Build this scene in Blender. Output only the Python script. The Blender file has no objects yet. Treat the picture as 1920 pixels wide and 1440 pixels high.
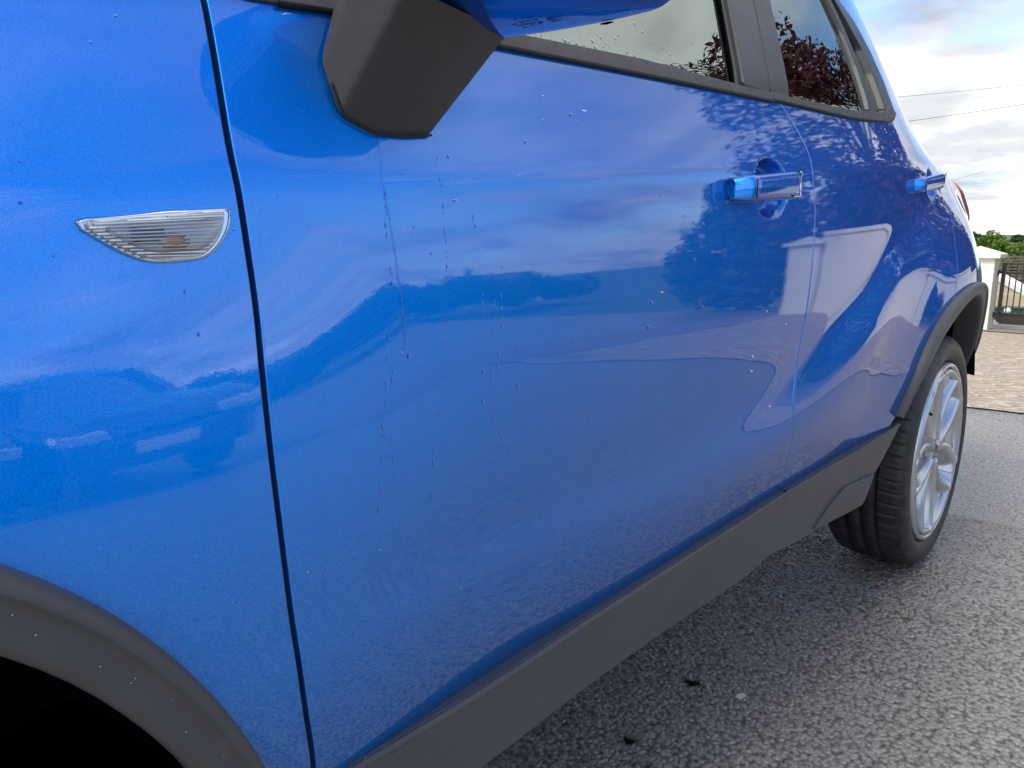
import bpy, bmesh, math, random
import numpy as np
from mathutils import Vector, Matrix
from mathutils.geometry import delaunay_2d_cdt

random.seed(7); rng = np.random.default_rng(7)
SC = bpy.context.scene
COL = SC.collection
R = math.radians

# ------------------------------------------------------------------ camera
cd = bpy.data.cameras.new('camera'); cam = bpy.data.objects.new('camera', cd); COL.objects.link(cam)
SC.camera = cam
cd.sensor_fit = 'HORIZONTAL'; cd.sensor_width = 36.0; cd.lens = 36.0 * 1398.95 / 1920
cd.clip_start = 0.02; cd.clip_end = 9000
yaw, pit, roll = .738885, .195209, -.0036153
Fv = Vector((math.cos(yaw), math.sin(yaw), 0)); Rv = Vector((math.sin(yaw), -math.cos(yaw), 0)); Uv = Vector((0, 0, 1))
fw = Fv * math.cos(pit) - Uv * math.sin(pit); up = Fv * math.sin(pit) + Uv * math.cos(pit)
r2 = Rv * math.cos(roll) + up * math.sin(roll); u2 = -Rv * math.sin(roll) + up * math.cos(roll)
M = Matrix((r2, u2, -fw)).transposed().to_4x4(); M.translation = Vector((.17686, -.44903, .96083))
cam.matrix_world = M

# ------------------------------------------------------------------ view, world, sun
SC.view_settings.view_transform = 'Standard'; SC.view_settings.look = 'None'
SC.view_settings.exposure = 1.48; SC.view_settings.gamma = 1; SC.view_settings.use_curve_mapping = False
SUN_EL, SUN_AZ = R(48), R(172)          # azimuth: direction towards the sun, counted from +X towards +Y
sundir = Vector((math.cos(SUN_EL) * math.cos(SUN_AZ), math.cos(SUN_EL) * math.sin(SUN_AZ), math.sin(SUN_EL)))
W = bpy.data.worlds.new('World'); SC.world = W; W.use_nodes = True
nt = W.node_tree; nt.nodes.clear()
def nd(t, typ, **kw):
    n = t.nodes.new(typ)
    for k, v in kw.items(): setattr(n, k, v)
    return n
def lk(t, a, b): t.links.new(a, b)
def math_node(t, op, a, b=None, c=None, clamp=False):
    n = nd(t, 'ShaderNodeMath', operation=op); n.use_clamp = clamp
    for i, v in enumerate((a, b, c)):
        if v is None: continue
        if isinstance(v, (int, float)): n.inputs[i].default_value = v
        else: lk(t, v, n.inputs[i])
    return n.outputs[0]
def ramp(t, fac, stops, interp='LINEAR'):
    n = nd(t, 'ShaderNodeValToRGB'); n.color_ramp.interpolation = interp
    el = n.color_ramp.elements
    while len(el) < len(stops): el.new(.5)
    for e, (p, c) in zip(el, stops):
        e.position = p; e.color = (c, c, c, 1) if isinstance(c, (int, float)) else (*c, 1)
    lk(t, fac, n.inputs[0]); return n.outputs[0]
def noise(t, vec, scale, detail=4, rough=.5, w=None, dist=0.0):
    n = nd(t, 'ShaderNodeTexNoise'); n.inputs['Scale'].default_value = scale; n.inputs['Detail'].default_value = detail
    n.inputs['Roughness'].default_value = rough; n.inputs['Distortion'].default_value = dist
    if vec is not None: lk(t, vec, n.inputs['Vector'])
    if w is not None: n.noise_dimensions = '4D'; n.inputs['W'].default_value = w
    return n.outputs[0]
def mixc(t, fac, a, b, mode='MIX'):
    n = nd(t, 'ShaderNodeMix', data_type='RGBA', blend_type=mode)
    for i, v in ((0, fac), (6, a), (7, b)):
        if isinstance(v, (int, float)) and i == 0: n.inputs[0].default_value = v
        elif isinstance(v, tuple): n.inputs[i].default_value = (*v, 1)
        else: lk(t, v, n.inputs[i])
    return n.outputs[2]

sky = nd(nt, 'ShaderNodeTexSky', sky_type='NISHITA'); sky.sun_disc = False
sky.sun_elevation = SUN_EL; sky.sun_rotation = math.atan2(sundir.x, sundir.y)
sky.air_density = 1.0; sky.dust_density = .6; sky.ozone_density = 2.2
tc = nd(nt, 'ShaderNodeTexCoord'); sep = nd(nt, 'ShaderNodeSeparateXYZ'); lk(nt, tc.outputs['Generated'], sep.inputs[0])
zz = math_node(nt, 'ADD', math_node(nt, 'MAXIMUM', sep.outputs[2], 0.0), .16)
cmb = nd(nt, 'ShaderNodeCombineXYZ')
lk(nt, math_node(nt, 'DIVIDE', sep.outputs[0], zz), cmb.inputs[0]); lk(nt, math_node(nt, 'DIVIDE', sep.outputs[1], zz), cmb.inputs[1])
pv = cmb.outputs[0]
n1 = noise(nt, pv, .42, 3, .5, w=4.4)
n2 = noise(nt, pv, 1.15, 9, .56, w=3.1, dist=.25)
dens = math_node(nt, 'ADD', math_node(nt, 'MULTIPLY', n1, .62), math_node(nt, 'MULTIPLY', n2, .38))
cover = ramp(nt, dens, [(.455, 0), (.535, 1)])
n3 = noise(nt, pv, 1.5, 7, .55, w=6.0, dist=.15)
n3b = noise(nt, pv, .8, 3, .5, w=6.0 + 3)
shade = math_node(nt, 'ADD', math_node(nt, 'MULTIPLY', n3, .6), math_node(nt, 'MULTIPLY', n3b, .4))
ccol = ramp(nt, shade, [(.38, (2.1, 2.2, 2.5)), (.46, (3.2, 3.3, 3.5)), (.53, (4.8, 4.85, 4.85)), (.62, (7.4, 7.3, 6.9))], 'EASE')
ccol = mixc(nt, 1.0, ccol, (0.95, 0.95, 0.95), 'MULTIPLY')
skc = mixc(nt, 1.0, sky.outputs[0], ((.84,.96,1.12)[0], (.84,.96,1.12)[1], (.84,.96,1.12)[2]), 'MULTIPLY')
fin = mixc(nt, cover, skc, ccol)
bg = nd(nt, 'ShaderNodeBackground'); bg.inputs['Strength'].default_value = 0.1
lk(nt, fin, bg.inputs['Color'])
wo = nd(nt, 'ShaderNodeOutputWorld'); lk(nt, bg.outputs[0], wo.inputs[0])

sd = bpy.data.lights.new('sun', 'SUN'); sun = bpy.data.objects.new('sun', sd); COL.objects.link(sun)
sd.energy = 1.15; sd.angle = R(22); sd.color = (1, .95, .86)
sun.rotation_euler = sundir.to_track_quat('Z', 'Y').to_euler()

# ------------------------------------------------------------------ materials
def mat(name):
    m = bpy.data.materials.new(name); m.use_nodes = True
    t = m.node_tree; b = t.nodes['Principled BSDF']; return m, t, b
def objco(t):
    return nd(t, 'ShaderNodeTexCoord').outputs['Object']
def bump(t, b, h, strength=.3, dist=.01, prev=None):
    n = nd(t, 'ShaderNodeBump'); n.inputs['Strength'].default_value = strength; n.inputs['Distance'].default_value = dist
    lk(t, h, n.inputs['Height'])
    if prev is not None: lk(t, prev, n.inputs['Normal'])
    lk(t, n.outputs[0], b.inputs['Normal']); return n.outputs[0]
def simple(name, col, rough=.5, metal=0, spec=.5, coat=0, noise_amt=.0, nscale=20, bmp=0, bscale=200):
    m, t, b = mat(name)
    b.inputs['Base Color'].default_value = (*col, 1); b.inputs['Roughness'].default_value = rough
    b.inputs['Metallic'].default_value = metal; b.inputs['Specular IOR Level'].default_value = spec
    b.inputs['Coat Weight'].default_value = coat
    if noise_amt:
        n = noise(t, objco(t), nscale, 5, .6)
        lo = tuple(c * (1 - noise_amt) for c in col); hi = tuple(min(1, c * (1 + noise_amt)) for c in col)
        lk(t, mixc(t, n, lo, hi), b.inputs['Base Color'])
    if bmp:
        bump(t, b, noise(t, objco(t), bscale, 3, .6), bmp, .002)
    return m

def paint_mat(name='blue_metallic_paint'):
    m, t, b = mat(name); co = objco(t)
    fl = noise(t, co, 1600, 2, .6)
    # metallic paint: deep pigment when seen at a slant, bright flake when seen square on
    lw = nd(t, 'ShaderNodeLayerWeight'); lw.inputs['Blend'].default_value = .5
    flop = ramp(t, lw.outputs['Facing'], [(.08, 1.0), (.40, .66), (.72, 0.5), (1.0, 0.5 * .8)])
    col = mixc(t, ramp(t, fl, [(.35, 0), (.65, 1)]), (0.0, 0.175, 0.86), (0.0, 0.36, 1.0))
    lk(t, mixc(t, 1.0, col, flop, 'MULTIPLY'), b.inputs['Base Color'])
    b.inputs['Metallic'].default_value = 0.7; b.inputs['Roughness'].default_value = .42
    b.inputs['Coat Weight'].default_value = 1; b.inputs['Coat Roughness'].default_value = .012; b.inputs['Coat IOR'].default_value = 1.72
    b.inputs['Specular Tint'].default_value = (.02, .30, 1, 1); b.inputs['Specular IOR Level'].default_value = .1
    # flakes tilt a little; the clear coat keeps a faint orange-peel
    vf = nd(t, 'ShaderNodeTexVoronoi'); vf.inputs['Scale'].default_value = 2200; lk(t, co, vf.inputs['Vector'])
    bump(t, b, vf.outputs['Distance'], .18, .0006)
    bp = nd(t, 'ShaderNodeBump'); bp.inputs['Strength'].default_value = .03; bp.inputs['Distance'].default_value = .0003
    lk(t, noise(t, co, 330, 2, .5), bp.inputs['Height']); lk(t, bp.outputs[0], b.inputs['Coat Normal'])
    return m
M_PAINT = paint_mat()
def plastic(name, col, rough):
    m, t, b = mat(name); co = objco(t)
    n = noise(t, co, 9, 6, .65)
    lk(t, mixc(t, ramp(t, n, [(.3, 0), (.7, 1)]), tuple(c * .86 for c in col), tuple(c * 1.14 for c in col)), b.inputs['Base Color'])
    sp = ramp(t, noise(t, co, 85, 5, .75), [(.66, 0), (.74, .5)])
    sp = math_node(t, 'MULTIPLY', sp, ramp(t, noise(t, co, 7, 3, .6), [(.45, 0), (.65, 1)]))
    prev = b.inputs['Base Color'].links[0].from_socket
    lk(t, mixc(t, sp, prev, tuple(min(1, c * 1.9 + .02) for c in col)), b.inputs['Base Color'])
    rr_ = ramp(t, n, [(.3, rough - .06), (.7, rough + .08)]); lk(t, rr_, b.inputs['Roughness']); b.inputs['Specular IOR Level'].default_value = .45
    g = noise(t, co, 1500, 3, .7); bump(t, b, g, .35, .0006)
    return m
M_CLAD = plastic('grained_grey_plastic', (.070, .071, .075), .48)
M_TRIM = plastic('smooth_dark_trim', (.032, .033, .037), .38)
M_FOOT = plastic('mirror_foot_plastic', (.045, .043, .044), .46)
M_RUB = simple('weathered_rubber', (.075, .07, .07), .55, 0, .4, 0, .5, 60, .3, 400)
M_BLACK = simple('black_void', (.002, .002, .003), 1, 0, .0)
M_SEAL = simple('black_seal', (.008, .008, .009), .6)
M_LINER = simple('wheel_liner', (.005, .0055, .007), .85, 0, .12, 0, .5, 12, .3, 60)
M_CHROME = simple('bright_chrome', (.75, .76, .78), .12, 1)
M_SILVER = simple('alloy_silver', (.52, .54, .57), .30, .85, .5, .5, .06, 30)
M_DISC = simple('brake_disc', (.16, .15, .14), .4, .9, .5, 0, .4, 40)
M_HEADL = simple('headliner', (.30, .32, .31), .9)
M_INT = simple('interior_fabric', (.03, .03, .032), .9)
M_WHITEP = simple('white_masonry_paint', (.80, .77, .66), .75, 0, .3, 0, .06, 3, .25, 30)

def glass_mat(name, tint, ior=2.5):
    m = bpy.data.materials.new(name); m.use_nodes = True; t = m.node_tree; t.nodes.clear()
    tr = nd(t, 'ShaderNodeBsdfTransparent'); tr.inputs[0].default_value = (*tint, 1)
    gl = nd(t, 'ShaderNodeBsdfGlossy'); gl.inputs['Roughness'].default_value = .004; gl.inputs[0].default_value = (.88, 1, .93, 1) if ior > 3 else (1, 1, 1, 1)
    fr = nd(t, 'ShaderNodeFresnel'); fr.inputs[0].default_value = ior
    mx = nd(t, 'ShaderNodeMixShader'); lk(t, fr.outputs[0], mx.inputs[0]); lk(t, tr.outputs[0], mx.inputs[1]); lk(t, gl.outputs[0], mx.inputs[2])
    o = nd(t, 'ShaderNodeOutputMaterial'); lk(t, mx.outputs[0], o.inputs[0]); return m
M_GLASS = glass_mat('tinted_glass', (.80, .92, .85), 3.4)
M_WATER2 = glass_mat('running_water', (.82, .92, .98), 1.40)
M_DGLASS = simple('opaque_dark_glass', (.01, .012, .012), .05)  # opaque dark pane, added to block daylight through far and rear windows
M_LENS = glass_mat('clear_lens', (.93, .94, .95), 1.5)
M_WATER = glass_mat('water', (.50, .62, .85), 1.18)

def asphalt_mat():
    m, t, b = mat('worn_asphalt'); co = objco(t)
    v = nd(t, 'ShaderNodeTexVoronoi'); v.inputs['Scale'].default_value = 95; v.feature = 'F1'; lk(t, co, v.inputs['Vector'])
    v2 = nd(t, 'ShaderNodeTexVoronoi'); v2.inputs['Scale'].default_value = 170; lk(t, co, v2.inputs['Vector'])
    big = noise(t, co, 1.1, 5, .6); fine = noise(t, co, 420, 3, .6)
    base = mixc(t, ramp(t, v.outputs['Color'], [(.1, 0), (.9, 1)]), (.215, .197, .180), (.365, .338, .312))
    base = mixc(t, ramp(t, big, [(.35, 0), (.65, 1)]), base, mixc(t, .5, base, (.33, .305, .275)))
    base = mixc(t, ramp(t, v.outputs['Distance'], [(.45, 0), (.8, .7)]), base, (.03, .028, .026))
    # a few pale and brown chips in the aggregate
    chips = ramp(t, noise(t, co, 62, 2, .5), [(.735, 0), (.76, 1)])
    base = mixc(t, chips, base, (.25, .21, .15))
    lk(t, base, b.inputs['Base Color'])
    b.inputs['Roughness'].default_value = .40; b.inputs['Specular IOR Level'].default_value = .6
    h = math_node(t, 'SUBTRACT', math_node(t, 'MULTIPLY', fine, .25), math_node(t, 'ADD', v.outputs['Distance'], math_node(t, 'MULTIPLY', v2.outputs['Distance'], .35)))
    bump(t, b, h, .75, .006)
    return m
M_ASPH = asphalt_mat()
def concrete_mat():
    m, t, b = mat('ribbed_cream_concrete'); co = objco(t)
    w = nd(t, 'ShaderNodeTexWave', wave_type='BANDS', bands_direction='DIAGONAL'); w.inputs['Scale'].default_value = 3.6
    w.inputs['Distortion'].default_value = 11; w.inputs['Detail'].default_value = 4; w.inputs['Detail Scale'].default_value = 1.6
    lk(t, co, w.inputs['Vector'])
    big = noise(t, co, .7, 5, .6)
    base = mixc(t, w.outputs[1], (.34, .265, .18), (.56, .46, .34))
    base = mixc(t, ramp(t, big, [(.35, 0), (.7, .6)]), base, (.42, .36, .28))
    lk(t, base, b.inputs['Base Color']); b.inputs['Roughness'].default_value = .75
    bump(t, b, w.outputs[1], .8, .03); return m
M_CONC = concrete_mat()
M_DRIVE = simple('pinkish_drive', (.26, .22, .20), .8, 0, .3, 0, .25, 2, .4, 60)
M_GRASS = simple('meadow_grass', (.10, .15, .08), .9, 0, .2, 0, .6, .05, 0)
M_HILL = simple('far_hills', (.10, .15, .13), 1, 0, .1, 0, .4, .004)

def leaf_mat(name, a, b_, tr=.3):
    m, t, b = mat(name)
    oi = nd(t, 'ShaderNodeTexCoord'); n = noise(t, oi.outputs['Object'], 1.6, 4, .65)
    lk(t, mixc(t, ramp(t, n, [(.3, 0), (.7, 1)]), a, b_), b.inputs['Base Color'])
    b.inputs['Roughness'].default_value = .6; b.inputs['Specular IOR Level'].default_value = .3
    b.inputs['Transmission Weight'].default_value = 0
    ts = nd(t, 'ShaderNodeBsdfTranslucent'); lk(t, mixc(t, n, a, b_), ts.inputs[0])
    ad = nd(t, 'ShaderNodeMixShader'); ad.inputs[0].default_value = tr
    out = t.nodes['Material Output']; lk(t, b.outputs[0], ad.inputs[1]); lk(t, ts.outputs[0], ad.inputs[2]); lk(t, ad.outputs[0], out.inputs[0])
    return m
M_LRED = leaf_mat('copper_leaves', (.05, .012, .016), (.15, .035, .035))
M_LGRN = leaf_mat('green_leaves', (.06, .12, .02), (.20, .30, .05), .4)
M_LDRK = leaf_mat('dark_green_leaves', (.03, .065, .02), (.08, .13, .035))
M_BARK = simple('bark', (.10, .08, .06), .9, 0, .2, 0, .4, 12, .6, 40)

# ------------------------------------------------------------------ helpers
def tag(o, label=None, cat=None, group=None, kind=None):
    if label: o['label'] = label
    if cat: o['category'] = cat
    if group: o['group'] = group
    if kind: o['kind'] = kind
    return o
def empty(name, loc=(0, 0, 0)):
    o = bpy.data.objects.new(name, None); o.location = loc; o.empty_display_size = .2; COL.objects.link(o); return o
def link(name, me, m, parent=None):
    o = bpy.data.objects.new(name, me); COL.objects.link(o)
    if m is not None and not me.materials: me.materials.append(m)
    if parent is not None: o.parent = parent
    return o
def from_data(name, vs, fs, m, parent=None, smooth=True, nrm=None):
    me = bpy.data.meshes.new(name); me.from_pydata([tuple(map(float, v)) for v in vs], [], fs); me.update()
    if smooth: me.polygons.foreach_set('use_smooth', np.ones(len(me.polygons), bool))
    if nrm is not None: me.normals_split_custom_set_from_vertices([tuple(map(float, n)) for n in nrm])
    return link(name, me, m, parent)
def grid_mesh(name, V, m, parent=None, smooth=True, closed_u=False, flip=False):
    "V[i][j] -> xyz, quads between"
    V = np.asarray(V, float); nu, nv = V.shape[:2]; idx = np.arange(nu * nv).reshape(nu, nv)
    if closed_u: idx = np.vstack([idx, idx[:1]])
    a, b, c, d = idx[:-1, :-1].ravel(), idx[1:, :-1].ravel(), idx[1:, 1:].ravel(), idx[:-1, 1:].ravel()
    q = np.stack([a, d, c, b] if flip else [a, b, c, d], 1)
    me = bpy.data.meshes.new(name)
    me.vertices.add(nu * nv); me.vertices.foreach_set('co', V.reshape(-1))
    me.loops.add(len(q) * 4); me.loops.foreach_set('vertex_index', q.ravel().astype(np.int32))
    me.polygons.add(len(q)); me.polygons.foreach_set('loop_start', np.arange(0, len(q) * 4, 4, dtype=np.int32))
    me.polygons.foreach_set('loop_total', np.full(len(q), 4, np.int32))
    me.polygons.foreach_set('use_smooth', np.full(len(q), smooth))
    me.update(); me.validate()
    return link(name, me, m, parent)
def box(name, lo, hi, m, parent=None, bev=0.0, seg=2):
    bm = bmesh.new(); bmesh.ops.create_cube(bm, size=1)
    lo = Vector(lo); hi = Vector(hi)
    for v in bm.verts: v.co = Vector([lo[i] + (v.co[i] + .5) * (hi[i] - lo[i]) for i in range(3)])
    if bev: bmesh.ops.bevel(bm, geom=bm.edges[:], offset=bev, segments=seg, affect='EDGES', profile=.5)
    me = bpy.data.meshes.new(name); bm.to_mesh(me); bm.free(); return link(name, me, m, parent)
def prism(name, pts, y0, y1, m, parent=None, bev=0, axis='Y'):
    bm = bmesh.new(); f = {'Y': lambda p, y: (p[0], y, p[1]), 'X': lambda p, y: (y, p[0], p[1]), 'Z': lambda p, y: (p[0], p[1], y)}[axis]
    a = [bm.verts.new(f(p, y0)) for p in pts]; b = [bm.verts.new(f(p, y1)) for p in pts]
    bm.faces.new(a); bm.faces.new(b[::-1]); n = len(pts)
    for i in range(n): bm.faces.new([a[i], b[i], b[(i + 1) % n], a[(i + 1) % n]])
    bmesh.ops.recalc_face_normals(bm, faces=bm.faces[:])
    if bev: bmesh.ops.bevel(bm, geom=bm.edges[:], offset=bev, segments=2, affect='EDGES')
    me = bpy.data.meshes.new(name); bm.to_mesh(me); bm.free(); return link(name, me, m, parent)
def tube(name, path, rad, m, parent=None, seg=8):
    P = np.asarray(path, float); n = len(P); rad = np.broadcast_to(rad, n)
    T = np.gradient(P, axis=0); T /= np.linalg.norm(T, axis=1)[:, None] + 1e-12
    V = np.zeros((seg, n, 3))
    for j in range(n):
        t = T[j]; h = np.array([0, 0, 1.]) if abs(t[2]) < .9 else np.array([1., 0, 0])
        a = np.cross(t, h); a /= np.linalg.norm(a); b = np.cross(t, a)
        for k in range(seg):
            an = 2 * math.pi * k / seg; V[k, j] = P[j] + rad[j] * (math.cos(an) * a + math.sin(an) * b)
    return grid_mesh(name, V, m, parent, True, closed_u=True)

# ------------------------------------------------------------------ body side surface
def sst(a, b, x):
    t = np.clip((x - a) / (b - a), 0, 1)
    return t * t * (3 - 2 * t)

def _integ(knots, lo, hi, zero, blur=0.004):
    u = np.arange(lo, hi, 0.001)
    g = np.interp(u, [k[0] for k in knots], [k[1] for k in knots])
    n = max(3, int(blur / 0.001) * 2 + 1)
    ker = np.hanning(n + 2); ker /= ker.sum()
    g = np.convolve(np.pad(g, (n, n), mode='edge'), ker, mode='same')[n:-n]
    y = np.cumsum(g) * 0.001
    y -= np.interp(zero, u, y)
    return u, y

# the body side as a height field: Y (into the car) as a function of X (rearwards) and Z (up)
G1 = _integ([(-1.2, -.10), (-.42, -.10), (-.30, -.055), (-.20, 0.005), (-.10, .040), (-.008, .055), (.008, .20), (.07, .245), (.14, .29), (.6, .30)], -1.3, 1.0, 0.0, .006)
G2 = _integ([(-.6, -.02), (-.16, -.02), (-.11, .05), (-.06, .20), (-.02, .20), (.03, .02), (.06, 0), (1, 0)], -1.2, 1.0, 0.1, .02)
G3 = _integ([(-.2, -.16), (.575, -.16), (.615, -.12), (.65, 0), (2, 0)], -.3, 2, 0.8, .012)
G4 = _integ([(-1, 0), (-.01, 0), (.03, .20), (1, .26)], -1, 1, -.1, .01)

def zcrease(X): return 1.008 + .07 * (X - .6)
def zblade(X): return np.interp(X, _ZBX, _ZBY)
_kx = np.array([-1, .3, .53, .75, 1.0, 1.26, 1.5, 1.75, 1.95, 2.2, 2.6, 3.5])
_kz = np.array([.60, .625, .64, .652, .662, .69, .745, .85, .95, 1.04, 1.08, 1.08])
_ZBX = np.arange(-1, 3.5, .01)
_ZBY = np.convolve(np.pad(np.interp(_ZBX, _kx, _kz), (25, 25), mode='edge'), np.hanning(32) / np.hanning(32).sum(), mode='same')[25:-25]
def zbelt(X): return 1.128 + .065 * (X - .6)

def S(X, Z):
    X = np.asarray(X, float); Z = np.asarray(Z, float)
    y = .048 + np.interp(Z - zcrease(X), *G1)
    A = np.interp(X, [-.5, .2, .6, 1.3, 1.8, 2.2, 2.6, 3.0], [.2, .45, .7, 1.0, 1.3, 1.1, .6, .4])
    y = y + A * np.interp(Z - zblade(X), *G2)
    y = y + np.interp(Z, *G3)
    y = y + np.interp(Z - zbelt(X), *G4)
    y = y + (.046 + .012 * sst(1.0, 1.15, Z)) * np.maximum(X - 1.6, 0) ** 2 + .07 * np.maximum(.25 - X, 0) ** 2
    y = y + .15 * np.maximum(X - 1.8, 0) ** 2 * sst(1.09, 1.28, Z)
    y = y + 2.2 * np.maximum(X - 3.02, 0) ** 3 * 6
    for cx, amp in ((2.555, .085), (0.0, .022)):
        r = np.hypot(X - cx, (Z - .3425))
        y = y - amp * (1 - sst(.46, .80, r)) * (.35 + .65 * sst(cx-.6, cx+.1, X) if cx > 1 else 1)
    return y

def clad(X, Z):
    "outer face of the grey sill cladding, standing a little proud of the body above it"
    Z = np.asarray(Z, float); X = np.asarray(X, float)
    return np.interp(X, _CLX, _CLY) + np.interp(Z, *GC)
GC = _integ([(-.2, -.5), (.340, -.4), (.37, -.10), (.50, -.05), (.60, -.05)], -.3, 1.2, .5, .002)
_CLX = np.arange(.2, 2.3, .01)
_CLY = np.interp(_CLX, [.2, .40, .6, .9, 1.2, 1.5, 1.8, 2.05, 2.3], S(np.array([.6, .6, .6, .9, 1.2, 1.5, 1.8, 1.9, 1.9]), np.full(9, .52)) - np.array([.012, .011, .010, .009, .009, .009, .011, .016, .018]))
_CLY = np.convolve(np.pad(_CLY, (12, 12), mode='edge'), np.hanning(25) / np.hanning(25).sum(), mode='same')[12:-12]

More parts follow.
